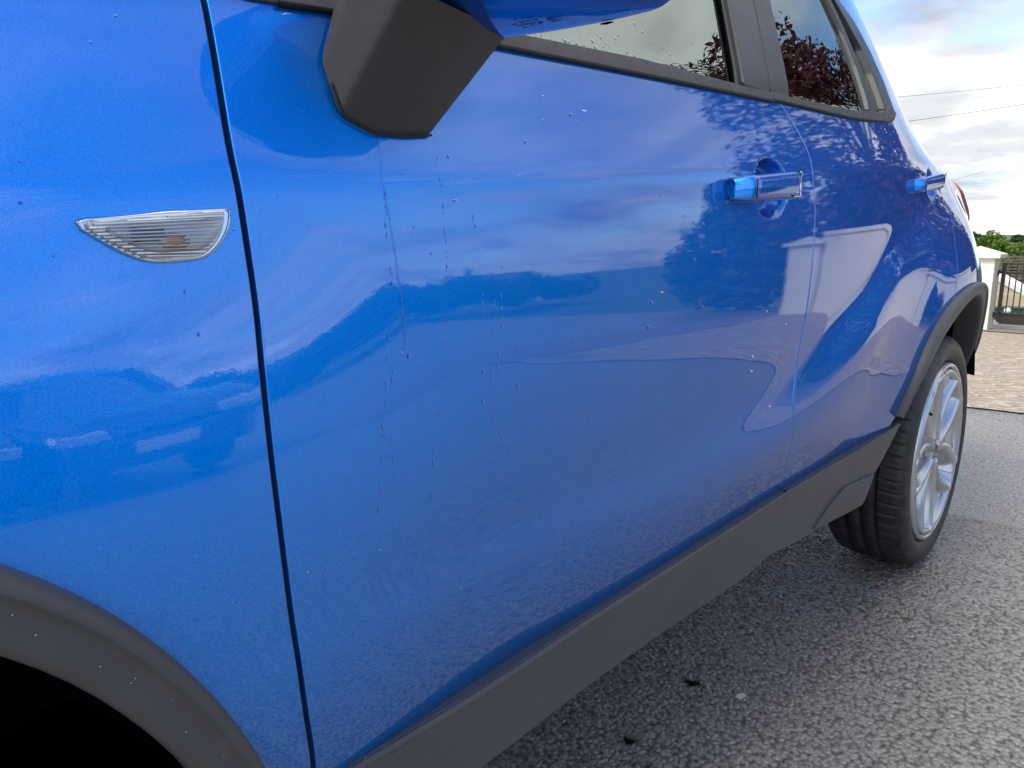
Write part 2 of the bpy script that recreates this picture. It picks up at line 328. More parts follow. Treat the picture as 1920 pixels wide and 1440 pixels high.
P = {'gap1': [(0.4437, 1.1203), (0.4429, 1.088), (0.4413, 1.0237), (0.4437, 0.9772), (0.446, 0.9146), (0.4448, 0.8578), (0.4447, 0.7873), (0.4481, 0.7032), (0.4533, 0.6411), (0.4588, 0.5884), (0.4668, 0.5366)],
 'gap2': [(1.3767, 1.1664), (1.4195, 1.1354), (1.4579, 1.0962), (1.4692, 1.0581), (1.4825, 0.9975), (1.4817, 0.9531), (1.4741, 0.8722), (1.4595, 0.7998), (1.4435, 0.7273), (1.427, 0.6743), (1.4368, 0.6056)],
 'gap3': [(1.903, 1.1992), (2.107, 1.1798), (2.36, 1.1487), (2.5256, 1.1184), (2.5017, 1.0743), (2.4149, 1.0158), (2.3639, 0.9467), (2.35, 0.8885), (2.3315, 0.836), (2.3138, 0.8036)],
 'belt': [(0.4796, 1.1282), (0.5528, 1.134), (0.6468, 1.1382), (0.7374, 1.1402), (0.9818, 1.1503), (1.3734, 1.1676), (1.7058, 1.1773), (1.903, 1.1992), (2.1154, 1.2317)],
 'gbot': [(0.7555, 1.157), (0.866, 1.1629), (0.9914, 1.1697), (1.2684, 1.1738)],
 'gbot_r': [(1.4356, 1.1796), (1.6032, 1.1867), (1.714, 1.1921), (1.8424, 1.204)],
 'rg_aft': [(1.8458, 1.2161), (1.9153, 1.3611), (1.9223, 1.4438)],
 'q': [(1.9685, 1.4309), (1.9642, 1.3884), (1.9558, 1.3223), (1.9678, 1.2373), (1.9182, 1.2164), (1.8611, 1.2094), (1.8868, 1.2767)],
 'dtrim': [(2.1521, 1.2402), (2.2624, 1.3592), (2.2681, 1.4212), (2.1415, 1.4913)],
 'cladtop': [(0.5016, 0.5105), (0.7077, 0.5019), (0.9797, 0.5002), (1.4601, 0.5074)],
 'cladtop_r': [(1.4744, 0.5077), (1.8194, 0.5012), (2.1369, 0.5118)],
 'cladgap': [(1.4672, 0.5075), (1.4593, 0.4778), (1.4368, 0.4377), (1.4052, 0.4094)],
 'cladrear': [(2.1369, 0.5118), (2.0185, 0.4287), (1.9565, 0.3971)],
 'cladbot': [(0.6706, 0.4055), (0.814, 0.4023), (1.0674, 0.3968), (1.3337, 0.3851), (1.417, 0.3949), (1.5726, 0.3758), (1.7045, 0.3693), (1.8417, 0.3531), (1.9273, 0.3485)],
 'flap': [(1.6404, 0.3796), (1.6972, 0.4039), (1.7863, 0.4277), (1.9688, 0.4139), (1.9326, 0.3497), (1.8384, 0.3568)],
 'archF': [(0.2699, 0.798), (0.293, 0.7762), (0.3183, 0.7468), (0.3464, 0.7081), (0.3713, 0.6631), (0.3919, 0.6184), (0.4077, 0.5768)],
 'archFi': [(0.2638, 0.7496), (0.2777, 0.7371), (0.2996, 0.71), (0.3182, 0.6826), (0.3351, 0.6504), (0.3472, 0.6273), (0.3518, 0.6118)],
 'archR': [(2.1086, 0.5463), (2.0885, 0.61), (2.1251, 0.7301), (2.2283, 0.7963), (2.3738, 0.8264)],
 'archRi': [(2.1986, 0.7105), (2.2855, 0.7703), (2.3923, 0.779), (2.501, 0.7495)],
 'rep': [(0.3372, 0.9702), (0.3418, 0.9715), (0.3698, 0.9741), (0.4005, 0.9767), (0.4284, 0.9794), (0.4319, 0.977), (0.429, 0.9663), (0.4211, 0.9557), (0.4105, 0.9488), (0.3929, 0.9471), (0.3774, 0.9469), (0.3634, 0.9514), (0.349, 0.9596), (0.3395, 0.9659)],
 'drops': [(0.6439, 1.0302, 4, 8), (0.7503, 1.0517, 4, 8), (0.8304, 1.0866, 4, 6), (0.8552, 1.0933, 12, 3), (0.7898, 1.1006, 6, 3), (0.7828, 1.0755, 4, 4), (0.8403, 1.08, 3, 3), (0.3093, 0.9804, 8, 7), (0.3137, 1.0031, 10, 3), (0.4011, 0.8977, 6, 8), (0.6732, 0.835, 5, 8), (0.6725, 0.8062, 4, 9), (0.583, 0.8607, 6, 10), (0.6466, 0.9923, 12, 4), (0.5974, 0.9688, 4, 6), (0.6703, 0.9702, 4, 6), (0.7336, 1.0186, 5, 2), (0.9623, 0.8508, 4, 7), (1.0452, 0.9863, 3, 4), (0.9929, 0.892, 7, 3), (1.0731, 0.9307, 3, 5), (1.0961, 0.8676, 3, 4), (1.2646, 0.7778, 4, 4), (1.2663, 0.7549, 5, 4), (1.3037, 0.8447, 3, 4), (1.3805, 0.8179, 3, 4), (1.0533, 0.9985, 2, 3), (1.0628, 0.9987, 2, 3), (1.0453, 0.9983, 2, 3), (0.9918, 1.0101, 3, 4), (1.0952, 0.9762, 3, 5), (0.6328, 0.9348, 4, 6), (0.505, 1.0519, 4, 5), (0.6996, 0.7641, 3, 6), (0.3216, 0.9507, 4, 4), (0.4355, 0.9656, 5, 4), (1.3405, 0.6864, 4, 4), (0.9685, 0.881, 4, 6)],
 'trails': [('solid', [(0.5699, 1.0379), (0.5697, 1.0219), (0.5695, 1.0029), (0.5727, 0.9976), (0.5754, 0.9712), (0.5783, 0.9452), (0.5803, 0.9276), (0.5829, 0.9007), (0.5833, 0.8735), (0.5833, 0.8643)],
 1.5), ('dash', [(0.5688, 0.9966), (0.569, 0.9797), (0.5693, 0.9584), (0.5714, 0.9367), (0.5717, 0.9192), (0.5703, 0.8927), (0.5655, 0.8754), (0.5615, 0.8489), (0.5583, 0.8314), (0.553, 0.805), (0.55, 0.7689), (0.5439, 0.7331)],
 1.0), ('dash', [(0.6307, 1.0459), (0.6316, 1.0307), (0.6315, 1.0081), (0.6332, 0.9923), (0.6342, 0.9718), (0.6344, 0.9487), (0.6335, 0.916), (0.6293, 0.8783), (0.6248, 0.8401), (0.6197, 0.8017), (0.6122, 0.7684), (0.6078, 0.7188)],
 1.0), ('dash', [(0.6675, 0.9887), (0.6694, 0.9769), (0.6703, 0.9698)],
 1.0), ('dash', [(0.6763, 0.9088), (0.675, 0.884), (0.6721, 0.8642)],
 1.0), ('dash', [(0.6926, 0.9028), (0.6902, 0.8827), (0.6843, 0.8423), (0.6851, 0.8109), (0.6782, 0.775)],
 1.0), ('dash', [(0.704, 0.9376), (0.7019, 0.9124), (0.7004, 0.8767), (0.6961, 0.8356), (0.6941, 0.8095), (0.6887, 0.7729)],
 1.0), ('dash', [(0.7245, 0.8587), (0.7239, 0.8265), (0.723, 0.7939), (0.7224, 0.7718)],
 1.0), ('dash', [(0.7027, 0.7646), (0.7031, 0.7479)],
 1.0), ('dash', [(0.5646, 0.8575), (0.5617, 0.8308), (0.5613, 0.7755), (0.563, 0.7561)],
 1.0)]}


def normal_of(sf, X, Z, e=.0025):
    nx = (sf(X + e, Z) - sf(X - e, Z)) / (2 * e); nz = (sf(X, Z + e) - sf(X, Z - e)) / (2 * e)
    n = np.stack([nx, -np.ones_like(nx), nz], 1); return n / np.linalg.norm(n, axis=1)[:, None]
def in_poly(px, pz, poly):
    c = np.zeros(len(px), bool); n = len(poly)
    for i in range(n):
        x1, z1 = poly[i]; x2, z2 = poly[(i + 1) % n]
        if z1 == z2: continue
        m = ((z1 > pz) != (z2 > pz)) & (px < (x2 - x1) * (pz - z1) / (z2 - z1) + x1); c ^= m
    return c
def seg_dist(px, pz, poly):
    d = np.full(len(px), 9.); n = len(poly)
    for i in range(n):
        a = poly[i]; b = poly[(i + 1) % n]; ab = b - a; L = ab @ ab + 1e-12
        t = np.clip(((px - a[0]) * ab[0] + (pz - a[1]) * ab[1]) / L, 0, 1)
        d = np.minimum(d, np.hypot(px - a[0] - t * ab[0], pz - a[1] - t * ab[1]))
    return d
def crom(pts, n=8):
    "smooth open curve through the points"
    P = np.asarray(pts, float); Q = np.vstack([2 * P[0] - P[1], P, 2 * P[-1] - P[-2]]); out = []
    for i in range(1, len(Q) - 2):
        for k in range(n):
            t = k / n; a, b, c, d = Q[i - 1:i + 3]
            out.append(.5 * ((2 * b) + (-a + c) * t + (2 * a - 5 * b + 4 * c - d) * t * t + (-a + 3 * b - 3 * c + d) * t ** 3))
    out.append(P[-1]); return [tuple(p) for p in out]
def panel(name, outline, sf, off, m, parent=None, step=.012, edge=.012, lip=.0015, fine=None):
    "curved sheet cut out of the surface, its rim rolled inwards"
    P = np.asarray(outline, float)
    A = .5 * np.sum(P[:, 0] * np.roll(P[:, 1], -1) - np.roll(P[:, 0], -1) * P[:, 1])
    if A < 0: P = P[::-1]
    D = []
    for i in range(len(P)):
        a, b = P[i], P[(i + 1) % len(P)]; L = np.hypot(*(b - a))
        if L < 1e-5: continue
        k = max(1, int(math.ceil(L / (step * .8))))
        for j in range(k): D.append(a + (b - a) * j / k)
    P = np.array(D); nb = len(P)
    gx = np.arange(P[:, 0].min(), P[:, 0].max(), step); gz = np.arange(P[:, 1].min(), P[:, 1].max(), step)
    GX, GZ = np.meshgrid(gx, gz); GX = GX + (np.arange(len(gz)) % 2)[:, None] * step * .5
    px, pz = GX.ravel(), GZ.ravel()
    if fine is not None:
        for (x0, x1, z0, z1, st) in fine:
            k = ~((px > x0) & (px < x1) & (pz > z0) & (pz < z1)); fx, fz = np.meshgrid(np.arange(x0, x1, st), np.arange(z0, z1, st))
            px = np.r_[px[k], fx.ravel()]; pz = np.r_[pz[k], fz.ravel()]
    k = in_poly(px, pz, P); px, pz = px[k], pz[k]
    k = seg_dist(px, pz, P) > step * .45; px, pz = px[k], pz[k]
    pts = [Vector(p) for p in P] + [Vector(p) for p in zip(px, pz)]
    r = delaunay_2d_cdt(pts, [(i, (i + 1) % nb) for i in range(nb)], [list(range(nb))], 1, 1e-6)
    V2 = np.array([tuple(v) for v in r[0]]); F = [list(f) for f in r[2]]
    X, Z = V2[:, 0], V2[:, 1]; N = normal_of(sf, X, Z)
    V3 = np.stack([X, sf(X, Z) + off, Z], 1)
    # orientation: outward is -Y
    fs = []
    for f in F:
        a, b, c = V2[f[0]], V2[f[1]], V2[f[2]]
        fs.append(tuple(f) if (b[0] - a[0]) * (c[1] - a[1]) - (b[1] - a[1]) * (c[0] - a[0]) > 0 else tuple(f[::-1]))
    # rim: the boundary of the triangulation, in order
    from collections import Counter
    nxt = {}; es = Counter()
    for f in fs:
        for i in range(len(f)): es[(f[i], f[(i + 1) % len(f)])] += 1
    for (a, b) in es:
        if (b, a) not in es: nxt[a] = b
    vs = [tuple(v) for v in V3]; nr = [tuple(n) for n in N]
    if nxt and edge > 0:
        st = next(iter(nxt)); loop = [st]; cur = nxt[st]
        while cur != st and cur in nxt and len(loop) <= len(nxt): loop.append(cur); cur = nxt[cur]
        L = np.array(loop); Pb = V2[L]; t = np.roll(Pb, -1, 0) - np.roll(Pb, 1, 0)
        t /= np.linalg.norm(t, axis=1)[:, None] + 1e-9; o = np.stack([t[:, 1], -t[:, 0]], 1)
        o3 = np.stack([o[:, 0], np.zeros(len(o)), o[:, 1]], 1); Nb = N[L]
        rings = [L]
        for (do, dy, mixn) in ((lip * .7, lip * .35, .5), (lip, lip * 1.1, 1.0), (lip, edge, 1.0)):
            v = V3[L] + o3 * do - Nb * dy if dy < edge else V3[L] + o3 * do + np.array([0, edge, 0])
            n = Nb * (1 - mixn) + o3 * mixn; n /= np.linalg.norm(n, axis=1)[:, None]
            i0 = len(vs); vs += [tuple(q) for q in v]; nr += [tuple(q) for q in n]; rings.append(np.arange(i0, i0 + len(L)))
        for a, b in zip(rings[:-1], rings[1:]):
            for i in range(len(L)):
                j = (i + 1) % len(L); fs.append((int(a[j]), int(a[i]), int(b[i]), int(b[j])))
    return from_data(name, vs, fs, m, parent, True, nr)

# ================================================================== GROUND AND TERRAIN
def gz(x, y):
    "height of the ground"
    x = np.asarray(x, float); y = np.asarray(y, float)
    h = -.043 * np.clip(x - 5, 0, 9)
    d = np.maximum.reduce([x - 16, -y - 16, y - 22, -x - 40, np.zeros_like(x)])
    h = h - 9.5 * sst(0, 130, d) + 10.0 * sst(350, 2600, d) + 1.2 * np.sin(x * .004 + 1) * np.sin(y * .005) * sst(150, 900, d)
    ex = sst(14.3, 17.5, x) * (1 - sst(15, 24, np.abs(y - 2)))
    return h - .95 * ex
rad = np.r_[0, np.geomspace(4, 6000, 90)]; ang = np.linspace(0, 2 * math.pi, 145)[:-1]
A_, R_ = np.meshgrid(ang, rad, indexing='ij')
TX = 4 + R_ * np.cos(A_); TY = R_ * np.sin(A_)
tag(grid_mesh('terrain', np.stack([TX, TY, gz(TX, TY) - .03], -1), M_GRASS, closed_u=True, flip=True), kind='structure')
def sheet(name, x0, x1, y0, y1, dz, m, st=.5, wob=None, wy=0):
    xs = np.linspace(x0, x1, int((x1 - x0) / st) + 2); ys = np.linspace(y0, y1, int((y1 - y0) / st) + 2)
    X, Y = np.meshgrid(xs, ys, indexing='ij'); Z = gz(X, Y) + dz
    if wob: X = wob(X, Y)
    if wy: Y = Y + wy * (.6 * np.sin(X * 2.3) + .5 * np.sin(X * 5.7 + 1) + .3 * np.sin(X * 13)) * ((Y < y0 + .01) | (Y > y1 - .01))
    return tag(grid_mesh(name, np.stack([X, Y, Z], -1), m), kind='structure')
sheet('asphalt_road', -14, 16, -15, 9, -.016, M_ASPH)
def strip_wob(X, Y):
    return X + .12 * np.sin(Y * 3.1 + X) 
def edge_wob(X, Y):
    w = (X < 5.8) * (.10 * np.sin(Y * 2.1) + .05 * np.sin(Y * 6.3 + 1)); return X + w
sheet('concrete_apron', 5.0, 11.7, -3.8, 3.4, -.0125, M_CONC, .12, edge_wob, .10)
sheet('side_path', 4.2, 12, -4.9, -3.86, -.012, M_DRIVE, .15, None, .06)
sheet('drive_beyond_gate', 11.75, 14.5, -3, 3.4, -.006, M_DRIVE, .25)

# close asphalt as real aggregate relief: jittered stones on a fine grid
def stones(X, Y, cell):
    cx = np.floor(X / cell).astype(int); cy = np.floor(Y / cell).astype(int)
    d1 = np.full(X.shape, 9.); d2 = np.full(X.shape, 9.); hh = np.zeros(X.shape)
    for i in (-1, 0, 1):
        for j in (-1, 0, 1):
            a, b = cx + i, cy + j
            h1 = np.modf(np.sin(a * 127.1 + b * 311.7) * 43758.5453)[0] % 1; h2 = np.modf(np.sin(a * 269.5 + b * 183.3) * 28001.8384)[0] % 1
            d = np.hypot(X / cell - a - .15 - .7 * h1, Y / cell - b - .15 - .7 * h2)
            k = d < d1; d2 = np.where(k, d1, np.minimum(d2, d)); d1 = np.where(k, d, d1); hh = np.where(k, (h1 * 7.3 + h2 * 3.1) % 1, hh)
    return d1, d2, hh
def asphalt_patch(x0, x1, y0, y1, st):
    X, Y = np.meshgrid(np.arange(x0, x1, st), np.arange(y0, y1, st), indexing='ij')
    wx = .0022 * np.sin(X * 210 + 3 * np.sin(Y * 130)); wy = .0022 * np.sin(Y * 190 + 3 * np.sin(X * 150))
    d1, d2, h = stones(X + wx, Y + wy, .0105)
    e1, e2, g = stones(X * .83 + Y * .55 + wy, Y * .83 - X * .55 + wx, .021)
    Z = .0030 * np.minimum((d2 - d1) * 2.2, 1) * (.45 + .55 * h) + .0016 * np.minimum((e2 - e1) * 2, 1) * g
    ed = np.minimum.reduce([X - x0, x1 - X, Y - y0, y1 - Y]); Z = Z * sst(0, .05, ed) - .0046 - .003 * (1 - sst(0, .05, ed))
    return tag(grid_mesh('asphalt_surface', np.stack([X, Y, Z], -1), M_ASPH, flip=False), kind='structure')
asphalt_patch(.75, 3.1, -.75, .95, .0034)

# ================================================================== THE CAR
CARW = 1.80
car = empty('parked_car'); tag(car, 'metallic blue compact car with grey plastic sill, its side wet with drops', 'car')
def rot(pts, k): return pts[k:] + pts[:k]
g1, g2, g3, belt = P['gap1'], P['gap2'], P['gap3'], P['belt']
def gapline(pts, side, w=.0034): return [(x + side * w, z) for x, z in pts]
CW_BOT = .480
_g = g1 + [(g1[-1][0] + .006, CW_BOT)] if g1[-1][1] > CW_BOT + .01 else g1
G1c = crom(_g, 4)
G2c = crom(g2, 4) + [(1.452, .55), (1.468, CW_BOT)]
G2c = [(x + .0, z) for x, z in G2c]
g3b = [(1.905, 1.190)] + g3[1:]
G3c = crom(g3b, 4)
# arches as radius by angle about the wheel centres
def arch(tab, cx, a0, a1, n):
    a = np.radians(np.linspace(a0, a1, n)); r = np.interp(np.degrees(a), [t[0] for t in tab], [t[1] for t in tab])
    r = np.convolve(np.pad(r, 4, mode='edge'), np.ones(9) / 9, mode='valid')
    return [(cx + r[i] * math.cos(a[i]), .3425 + r[i] * math.sin(a[i])) for i in range(n)]
AF_O = [(0,.455),(26,.470),(40,.490),(59,.523),(75,.530),(105,.530),(121,.523),(140,.49),(180,.455)]; AF_I = [(0,.415),(35,.440),(59,.478),(75,.483),(105,.483),(121,.478),(145,.44),(180,.415)]; AR_O = [(0,.46),(30,.465),(50,.47),(75,.485),(106,.500),(122,.525),(136,.545),(150,.53),(165,.50)]; AR_I = [(0,.42),(50,.44),(90,.455),(122,.47),(136,.485),(150,.48),(165,.46)]
WX = 2.555
# --- fender
fo = arch([(t[0], t[1] - .006) for t in AF_O], 0, 15, 150, 60)
fend = gapline(G1c, -1)[::1]
fpts = [(.455, 1.128)] and []
top = [(.4364, 1.16), (.40, 1.165), (.2, 1.13), (0, 1.08), (-.3, .98), (-.55, .90)]
fl = [p for p in fend] + [(G1c[-1][0] - .012, .49)] + fo + [(-.62, .55), (-.64, .8)] + top[::-1]
fl = [(.4364, 1.14)] + [p for p in fl if not (p == (.4364, 1.16))]
fender = panel('front_fender', fl, S, 0, M_PAINT, car, .010, .006, .0012)
# --- front door
bl = [p for p in belt if .45 < p[0] < 1.34]
fd = gapline(G1c, 1)[::-1] + [(.448, 1.138)] + bl + [(1.352, 1.163)] + gapline(G2c, -1, .0026)
cupF = (1.305, 1.031, .062, .046); cupR = (2.292, 1.083, .048, .040)
def S_cup(c):
    def f(X, Z):
        q = np.sqrt(((X - c[0]) / c[2]) ** 2 + ((Z - c[1]) / c[3]) ** 2)
        return S(X, Z) + .026 * sst(1.0, .62, q) if False else S(X, Z) + .026 * (1 - sst(.72, 1.0, q))
    return f
fdoor = panel('front_door', fd, S_cup(cupF), 0, M_PAINT, car, .010, .006, .0012, [(1.235, 1.365, .975, 1.09, .004)])
# --- rear door
aro = arch([(t[0], t[1] - .006) for t in AR_O], WX, 160, 20, 90)
aro_door = [p for p in aro if p[0] < G3c[-1][0] - .004 and p[1] > .525]
btop = [p for p in belt if p[0] > 1.37 and p[0] < 1.9]
rd = gapline(G2c, 1, .0026)[::-1] + [(1.362, 1.165)] + btop + [(1.905, 1.192)] + gapline(G3c, -1, .0016) + aro_door[::-1] + [(2.07, .52), (2.06, CW_BOT)]
rdoor = panel('rear_door', rd, S_cup(cupR), 0, M_PAINT, car, .010, .016, .0040, [(2.23, 2.35, 1.03, 1.135, .004)])
# --- quarter panel with the pillar and the roof rail
aro_q = [p for p in aro if p[0] > G3c[-1][0] + .002]
dt = P['dtrim']
qt = gapline(G3c, 1, .0016)[::-1] + [(1.91, 1.193)] + [(1.99,1.203),(2.035,1.222),(2.072,1.30),(2.075,1.37),(2.03,1.43),(1.93,1.475)] + [(1.75, 1.505), (1.2, 1.500), (.95, 1.46), (.75, 1.36), (.60, 1.26), (.50, 1.20), (.46, 1.23), (.58, 1.34), (.78, 1.47), (1.0, 1.545), (1.4, 1.585), (1.9, 1.590), (2.35, 1.575), (2.62, 1.53), (2.85, 1.36), (3.13, 1.17), (3.27, 1.05), (3.30, .8), (3.27, .50), (3.02, .50)]
qt = qt + [p for p in aro_q[::-1] if p[1] > .5]
quarter = panel('rear_quarter_panel', qt, S, 0, M_PAINT, car, .014, .016, .0018)

# --- black strips behind the door gaps, standing in for the shade inside them
def strip(name, pts, w, dy, m, par):
    V = [[(x - w, float(S(x, z)) + dy, z), (x + w, float(S(x, z)) + dy, z)] for x, z in pts]
    return grid_mesh(name, V, m, par)
strip('gap_shade', [(g[0] + .0, g[1]) for g in [(.438, 1.17)] + G1c], .03, .0062, M_SEAL, fender)
strip('gap_shade', [(1.34, 1.18)] + G2c, .03, .0062, M_SEAL, fdoor)
strip('gap_shade', G3c, .03, .014, M_SEAL, rdoor)
# thin pressed seam on the rear door
seam = [(x, z) for x, z in [(1.5,.9)]]
# --- grey cladding on the sills and doors
ct = P['cladtop']; ctr = P['cladtop_r']; cg = P['cladgap']; cr = P['cladrear']
cb = P['cladbot']; _tp = ct + ctr
def cz(x): return float(np.interp(x, [.3] + [p[0] for p in _tp], [_tp[0][1] - .002] + [p[1] for p in _tp])) - .0065
jx, jz = cg[0]
cl_f = [(.395, cz(.4))] + [(x, cz(x)) for x in np.linspace(.5, jx - .01, 14)] + [(jx - .002, cz(jx))] + [(x - .002, z) for x, z in cg[1:]] + [(1.392, .3900), (1.3337, .3855)] + cb[:3][::-1] + [(.45, .406), (.44, .42), (.43, .44), (.415, .49)]
sill_f = panel('sill_cladding', cl_f, clad, 0, M_CLAD, fdoor, .010, .05, .003)
cl_r = [(x + .002, z) for x, z in cg[1:][::-1]] + [(jx + .002, cz(jx))] + [(x, cz(x)) for x in np.linspace(jx + .01, 2.125, 12)] + [(cr[0][0] - .006, cz(2.13))] + cr[1:] + [(cb[-1][0], cb[-1][1])] + cb[4:-1][::-1] + [(1.398, .391)]
sill_r = panel('sill_cladding', cl_r, clad, 0, M_CLAD, rdoor, .010, .05, .003)
def lip_strip(xs, par):
    V = []
    for x in xs:
        z = cz(x); y = float(clad(x, z)); V.append([(x, y - .0006, z - .0015), (x, y - .0010, z - .0002), (x, y - .0007, z + .0004), (x, y + .0068, z + .0036), (x, y + .0073, z + .0037), (x, y + .0078, z + .0030), (x, y + .02, z - .004)])
    return grid_mesh('cladding_lip', V, M_CLAD, par, flip=False)
grid_mesh('cladding_joint', [[(x - .006, float(clad(x, z)) + .004, z), (x + .006, float(clad(x, z)) + .004, z)] for x, z in crom(cg + [(1.392, .391)], 6)], M_BLACK, fdoor)
lip_strip(np.linspace(.40, jx - .0025, 60), fdoor); lip_strip(np.linspace(jx + .0025, 2.132, 40), rdoor)
flap = panel('sill_end_flap', P['flap'], clad, -.006, M_CLAD, car, .010, .02, .002)
# shadowed floor pan and sill below the cladding
box('floor_pan', (.50, .115, .40), (1.88, CARW - .115, .50), M_BLACK, car, .02)
box('floor_pan', (-.60, .45, .33), (3.1, CARW - .45, .60), M_BLACK, car, .02)

# --- arch cladding: profile swept round the opening
def arch_clad(name, to, ti, cx, a0, a1, par, n=70):
    o = arch(to, cx, a0, a1, n); i_ = arch(ti, cx, a0, a1, n); V = []
    for (xo, zo), (xi, zi) in zip(o, i_):
        row = []
        for k, (f, dy) in enumerate([(-.02, .010), (0.0, .004), (0, -.007), (.03, -.0135), (.10, -.017), (.22, -.0190), (.255, -.0185), (.30, -.014), (.45, -.0125), (.7, -.011), (.93, -.009), (.985, -.004), (1.0, .006), (1.0, .035), (.93, .06)]):
            x = xo + (xi - xo) * f; z = zo + (zi - zo) * f
            y = float(S(xo + (xi - xo) * min(max(f, 0), .9), zo + (zi - zo) * min(max(f, 0), .9)))
            row.append((x, y + dy, z))
        V.append(row)
    return grid_mesh(name, V, M_CLAD, par, flip=(a0 > a1))
arch_clad('wheel_arch_cladding', AF_O, AF_I, 0, -4, 184, fender)
arch_clad('wheel_arch_cladding', AR_O, AR_I, WX, 8, 158, quarter)
# --- wheel houses
def liner(cx, r):
    a = np.radians(np.linspace(23, 158, 36)); V = []
    for t in a:
        k = 1 - .085 * (1 - float(sst(R(15), R(70), t)))
        V.append([(cx + k * q * r * math.cos(t), y, .3425 + k * q * r * math.sin(t)) for q, y in ((1.0, .045), (1.01, .06), (1.01, .20), (1.0, .21), (1.0, .33), (.9, .36), (.3, .36), (.0, .36))])
    return V
grid_mesh('wheel_liner', liner(0, .465), M_LINER, fender)
grid_mesh('wheel_liner', liner(WX, .470), M_LINER, quarter)

for cx in (0, WX):  # black boxes added to keep the wheel houses dark
    box('dark_blocker', (cx - .52, .37, .16), (cx + .42, .40, .86), M_BLACK, car)
box('dark_blocker', (.455, .10, .20), (.475, .6, .60), M_BLACK, car)
# --- window surroundings
gb = P['gbot']; gr_ = P['gbot_r']
mold_f = [(.44, 1.142), (.60, 1.150), gb[0], gb[2], gb[3], (1.345, 1.1765), (1.3525, 1.1655)] + [(x, z + .0015) for x, z in bl[::-1]] + [(.448, 1.132)]
panel('belt_moulding', mold_f, S, -.0035, M_RUB, fdoor, .010, .012, .0012)
mr = [(1.3555, 1.1655), (1.35, 1.178), (1.41, 1.1785)] + gr_[1:3] + [(1.885, 1.2085), (1.903, 1.1945)] + [(x, z + .002) for x, z in btop[::-1]]
panel('belt_moulding', mr, S, -.0035, M_RUB, rdoor, .010, .012, .0012)
panel('belt_moulding', [(1.907,1.194),(1.889,1.209),(1.95,1.222),(2.01,1.24),(2.035,1.224),(1.99,1.205)], S, -.0035, M_RUB, quarter, .010, .012, .0012)
lean = lambda x, z, z0=1.176, k=.50: (x + (z - z0) * k, z)
def LN(x, z): return (x + (z - 1.176) * .50, z)
pb_f = [(1.262, 1.178), (1.343, 1.178)] + [LN(1.343, z) for z in (1.25, 1.35, 1.45, 1.49)] + [LN(1.262, z) for z in (1.49, 1.45, 1.35, 1.25)]
panel('pillar_trim', pb_f, S, -.002, M_TRIM, fdoor, .012, .02, .002)
pb_r = [(1.350, 1.180), (1.413, 1.180)] + [LN(1.413, z) for z in (1.25, 1.35, 1.45, 1.49)] + [LN(1.350, z) for z in (1.49, 1.45, 1.35, 1.25)]
panel('pillar_trim', pb_r, S, -.002, M_TRIM, rdoor, .012, .02, .002)
gf = [(.60, 1.140), (.75, 1.145), (1.0, 1.158), (1.30, 1.168)] + [LN(1.30, z) for z in (1.25, 1.35, 1.45, 1.50)] + [(1.2, 1.50), (.95, 1.455), (.76, 1.36), (.62, 1.24)]
gfo = panel('window', gf, S, .012, M_GLASS, fdoor, .02, 0)
grp = [(1.38, 1.172), (1.6, 1.18), (1.85, 1.198)] + [(1.90,1.30),(1.92,1.40),(1.90,1.49)] + [(1.75, 1.503), LN(1.38, 1.50), LN(1.38, 1.4), LN(1.38, 1.3)]
panel('window', grp, S, .012, M_GLASS, rdoor, .02, 0)
panel('window', [(1.86,1.205),(1.93,1.212),(2.0,1.23),(2.02,1.30),(2.0,1.40),(1.93,1.46),(1.88,1.46)], S, .010, M_GLASS, quarter, .02, 0)
panel('window_divider', [(1.83,1.205),(1.865,1.208),(1.895,1.30),(1.905,1.38),(1.90,1.485),(1.875,1.485),(1.88,1.38),(1.868,1.30)], S, .003, M_TRIM, rdoor, .01, .02, .002)
panel('window_surround', [(1.935,1.218),(2.03,1.226),(2.068,1.30),(2.070,1.37),(2.025,1.43),(1.93,1.47),(1.90,1.47),(1.93,1.43),(1.97,1.36),(1.965,1.30)], S, -.002, M_TRIM, quarter, .01, .02, .002)
# thin seals at the glass edges
def ribbon(name, pts, w, off, m, par, th=.004):
    pts = crom(pts, 4); V = []
    for i, (x, z) in enumerate(pts):
        a = np.array(pts[max(i - 1, 0)]); b = np.array(pts[min(i + 1, len(pts) - 1)]); t = (b - a) / (np.hypot(*(b - a)) + 1e-9); n = np.array([-t[1], t[0]]) * w / 2
        y = float(S(x, z)) + off
        V.append([(x + n[0] * s, y + dy, z + n[1] * s) for s, dy in ((1, th), (1, 0), (.6, -.0012), (-.6, -.0012), (-1, 0), (-1, th))])
    return grid_mesh(name, V, m, par)
ribbon('window_seal', [(1.255, 1.172)] + [LN(1.255, z) for z in (1.25, 1.35, 1.49)], .014, .004, M_SEAL, fdoor)
ribbon('window_seal', [(1.421, 1.178)] + [LN(1.421, z) for z in (1.25, 1.35, 1.49)], .010, .004, M_SEAL, rdoor)
ribbon('belt_seal', [(.5, 1.130)] + [(x, z + .0004) for x, z in bl[1:]] + [(1.348, 1.1645)], .0045, -.004, M_SEAL, fdoor)
ribbon('belt_seal', [(1.36, 1.1655)] + [(x, z) for x, z in btop] + [(1.9, 1.193)], .004, -.004, M_SEAL, rdoor)
# mirror triangle trim at the front of the window
panel('mirror_triangle', [(.452, 1.147), (.60, 1.151), (.66, 1.153), (.66, 1.27), (.60, 1.245), (.50, 1.19)], S, -.002, M_TRIM, fdoor, .015, .012, .002)

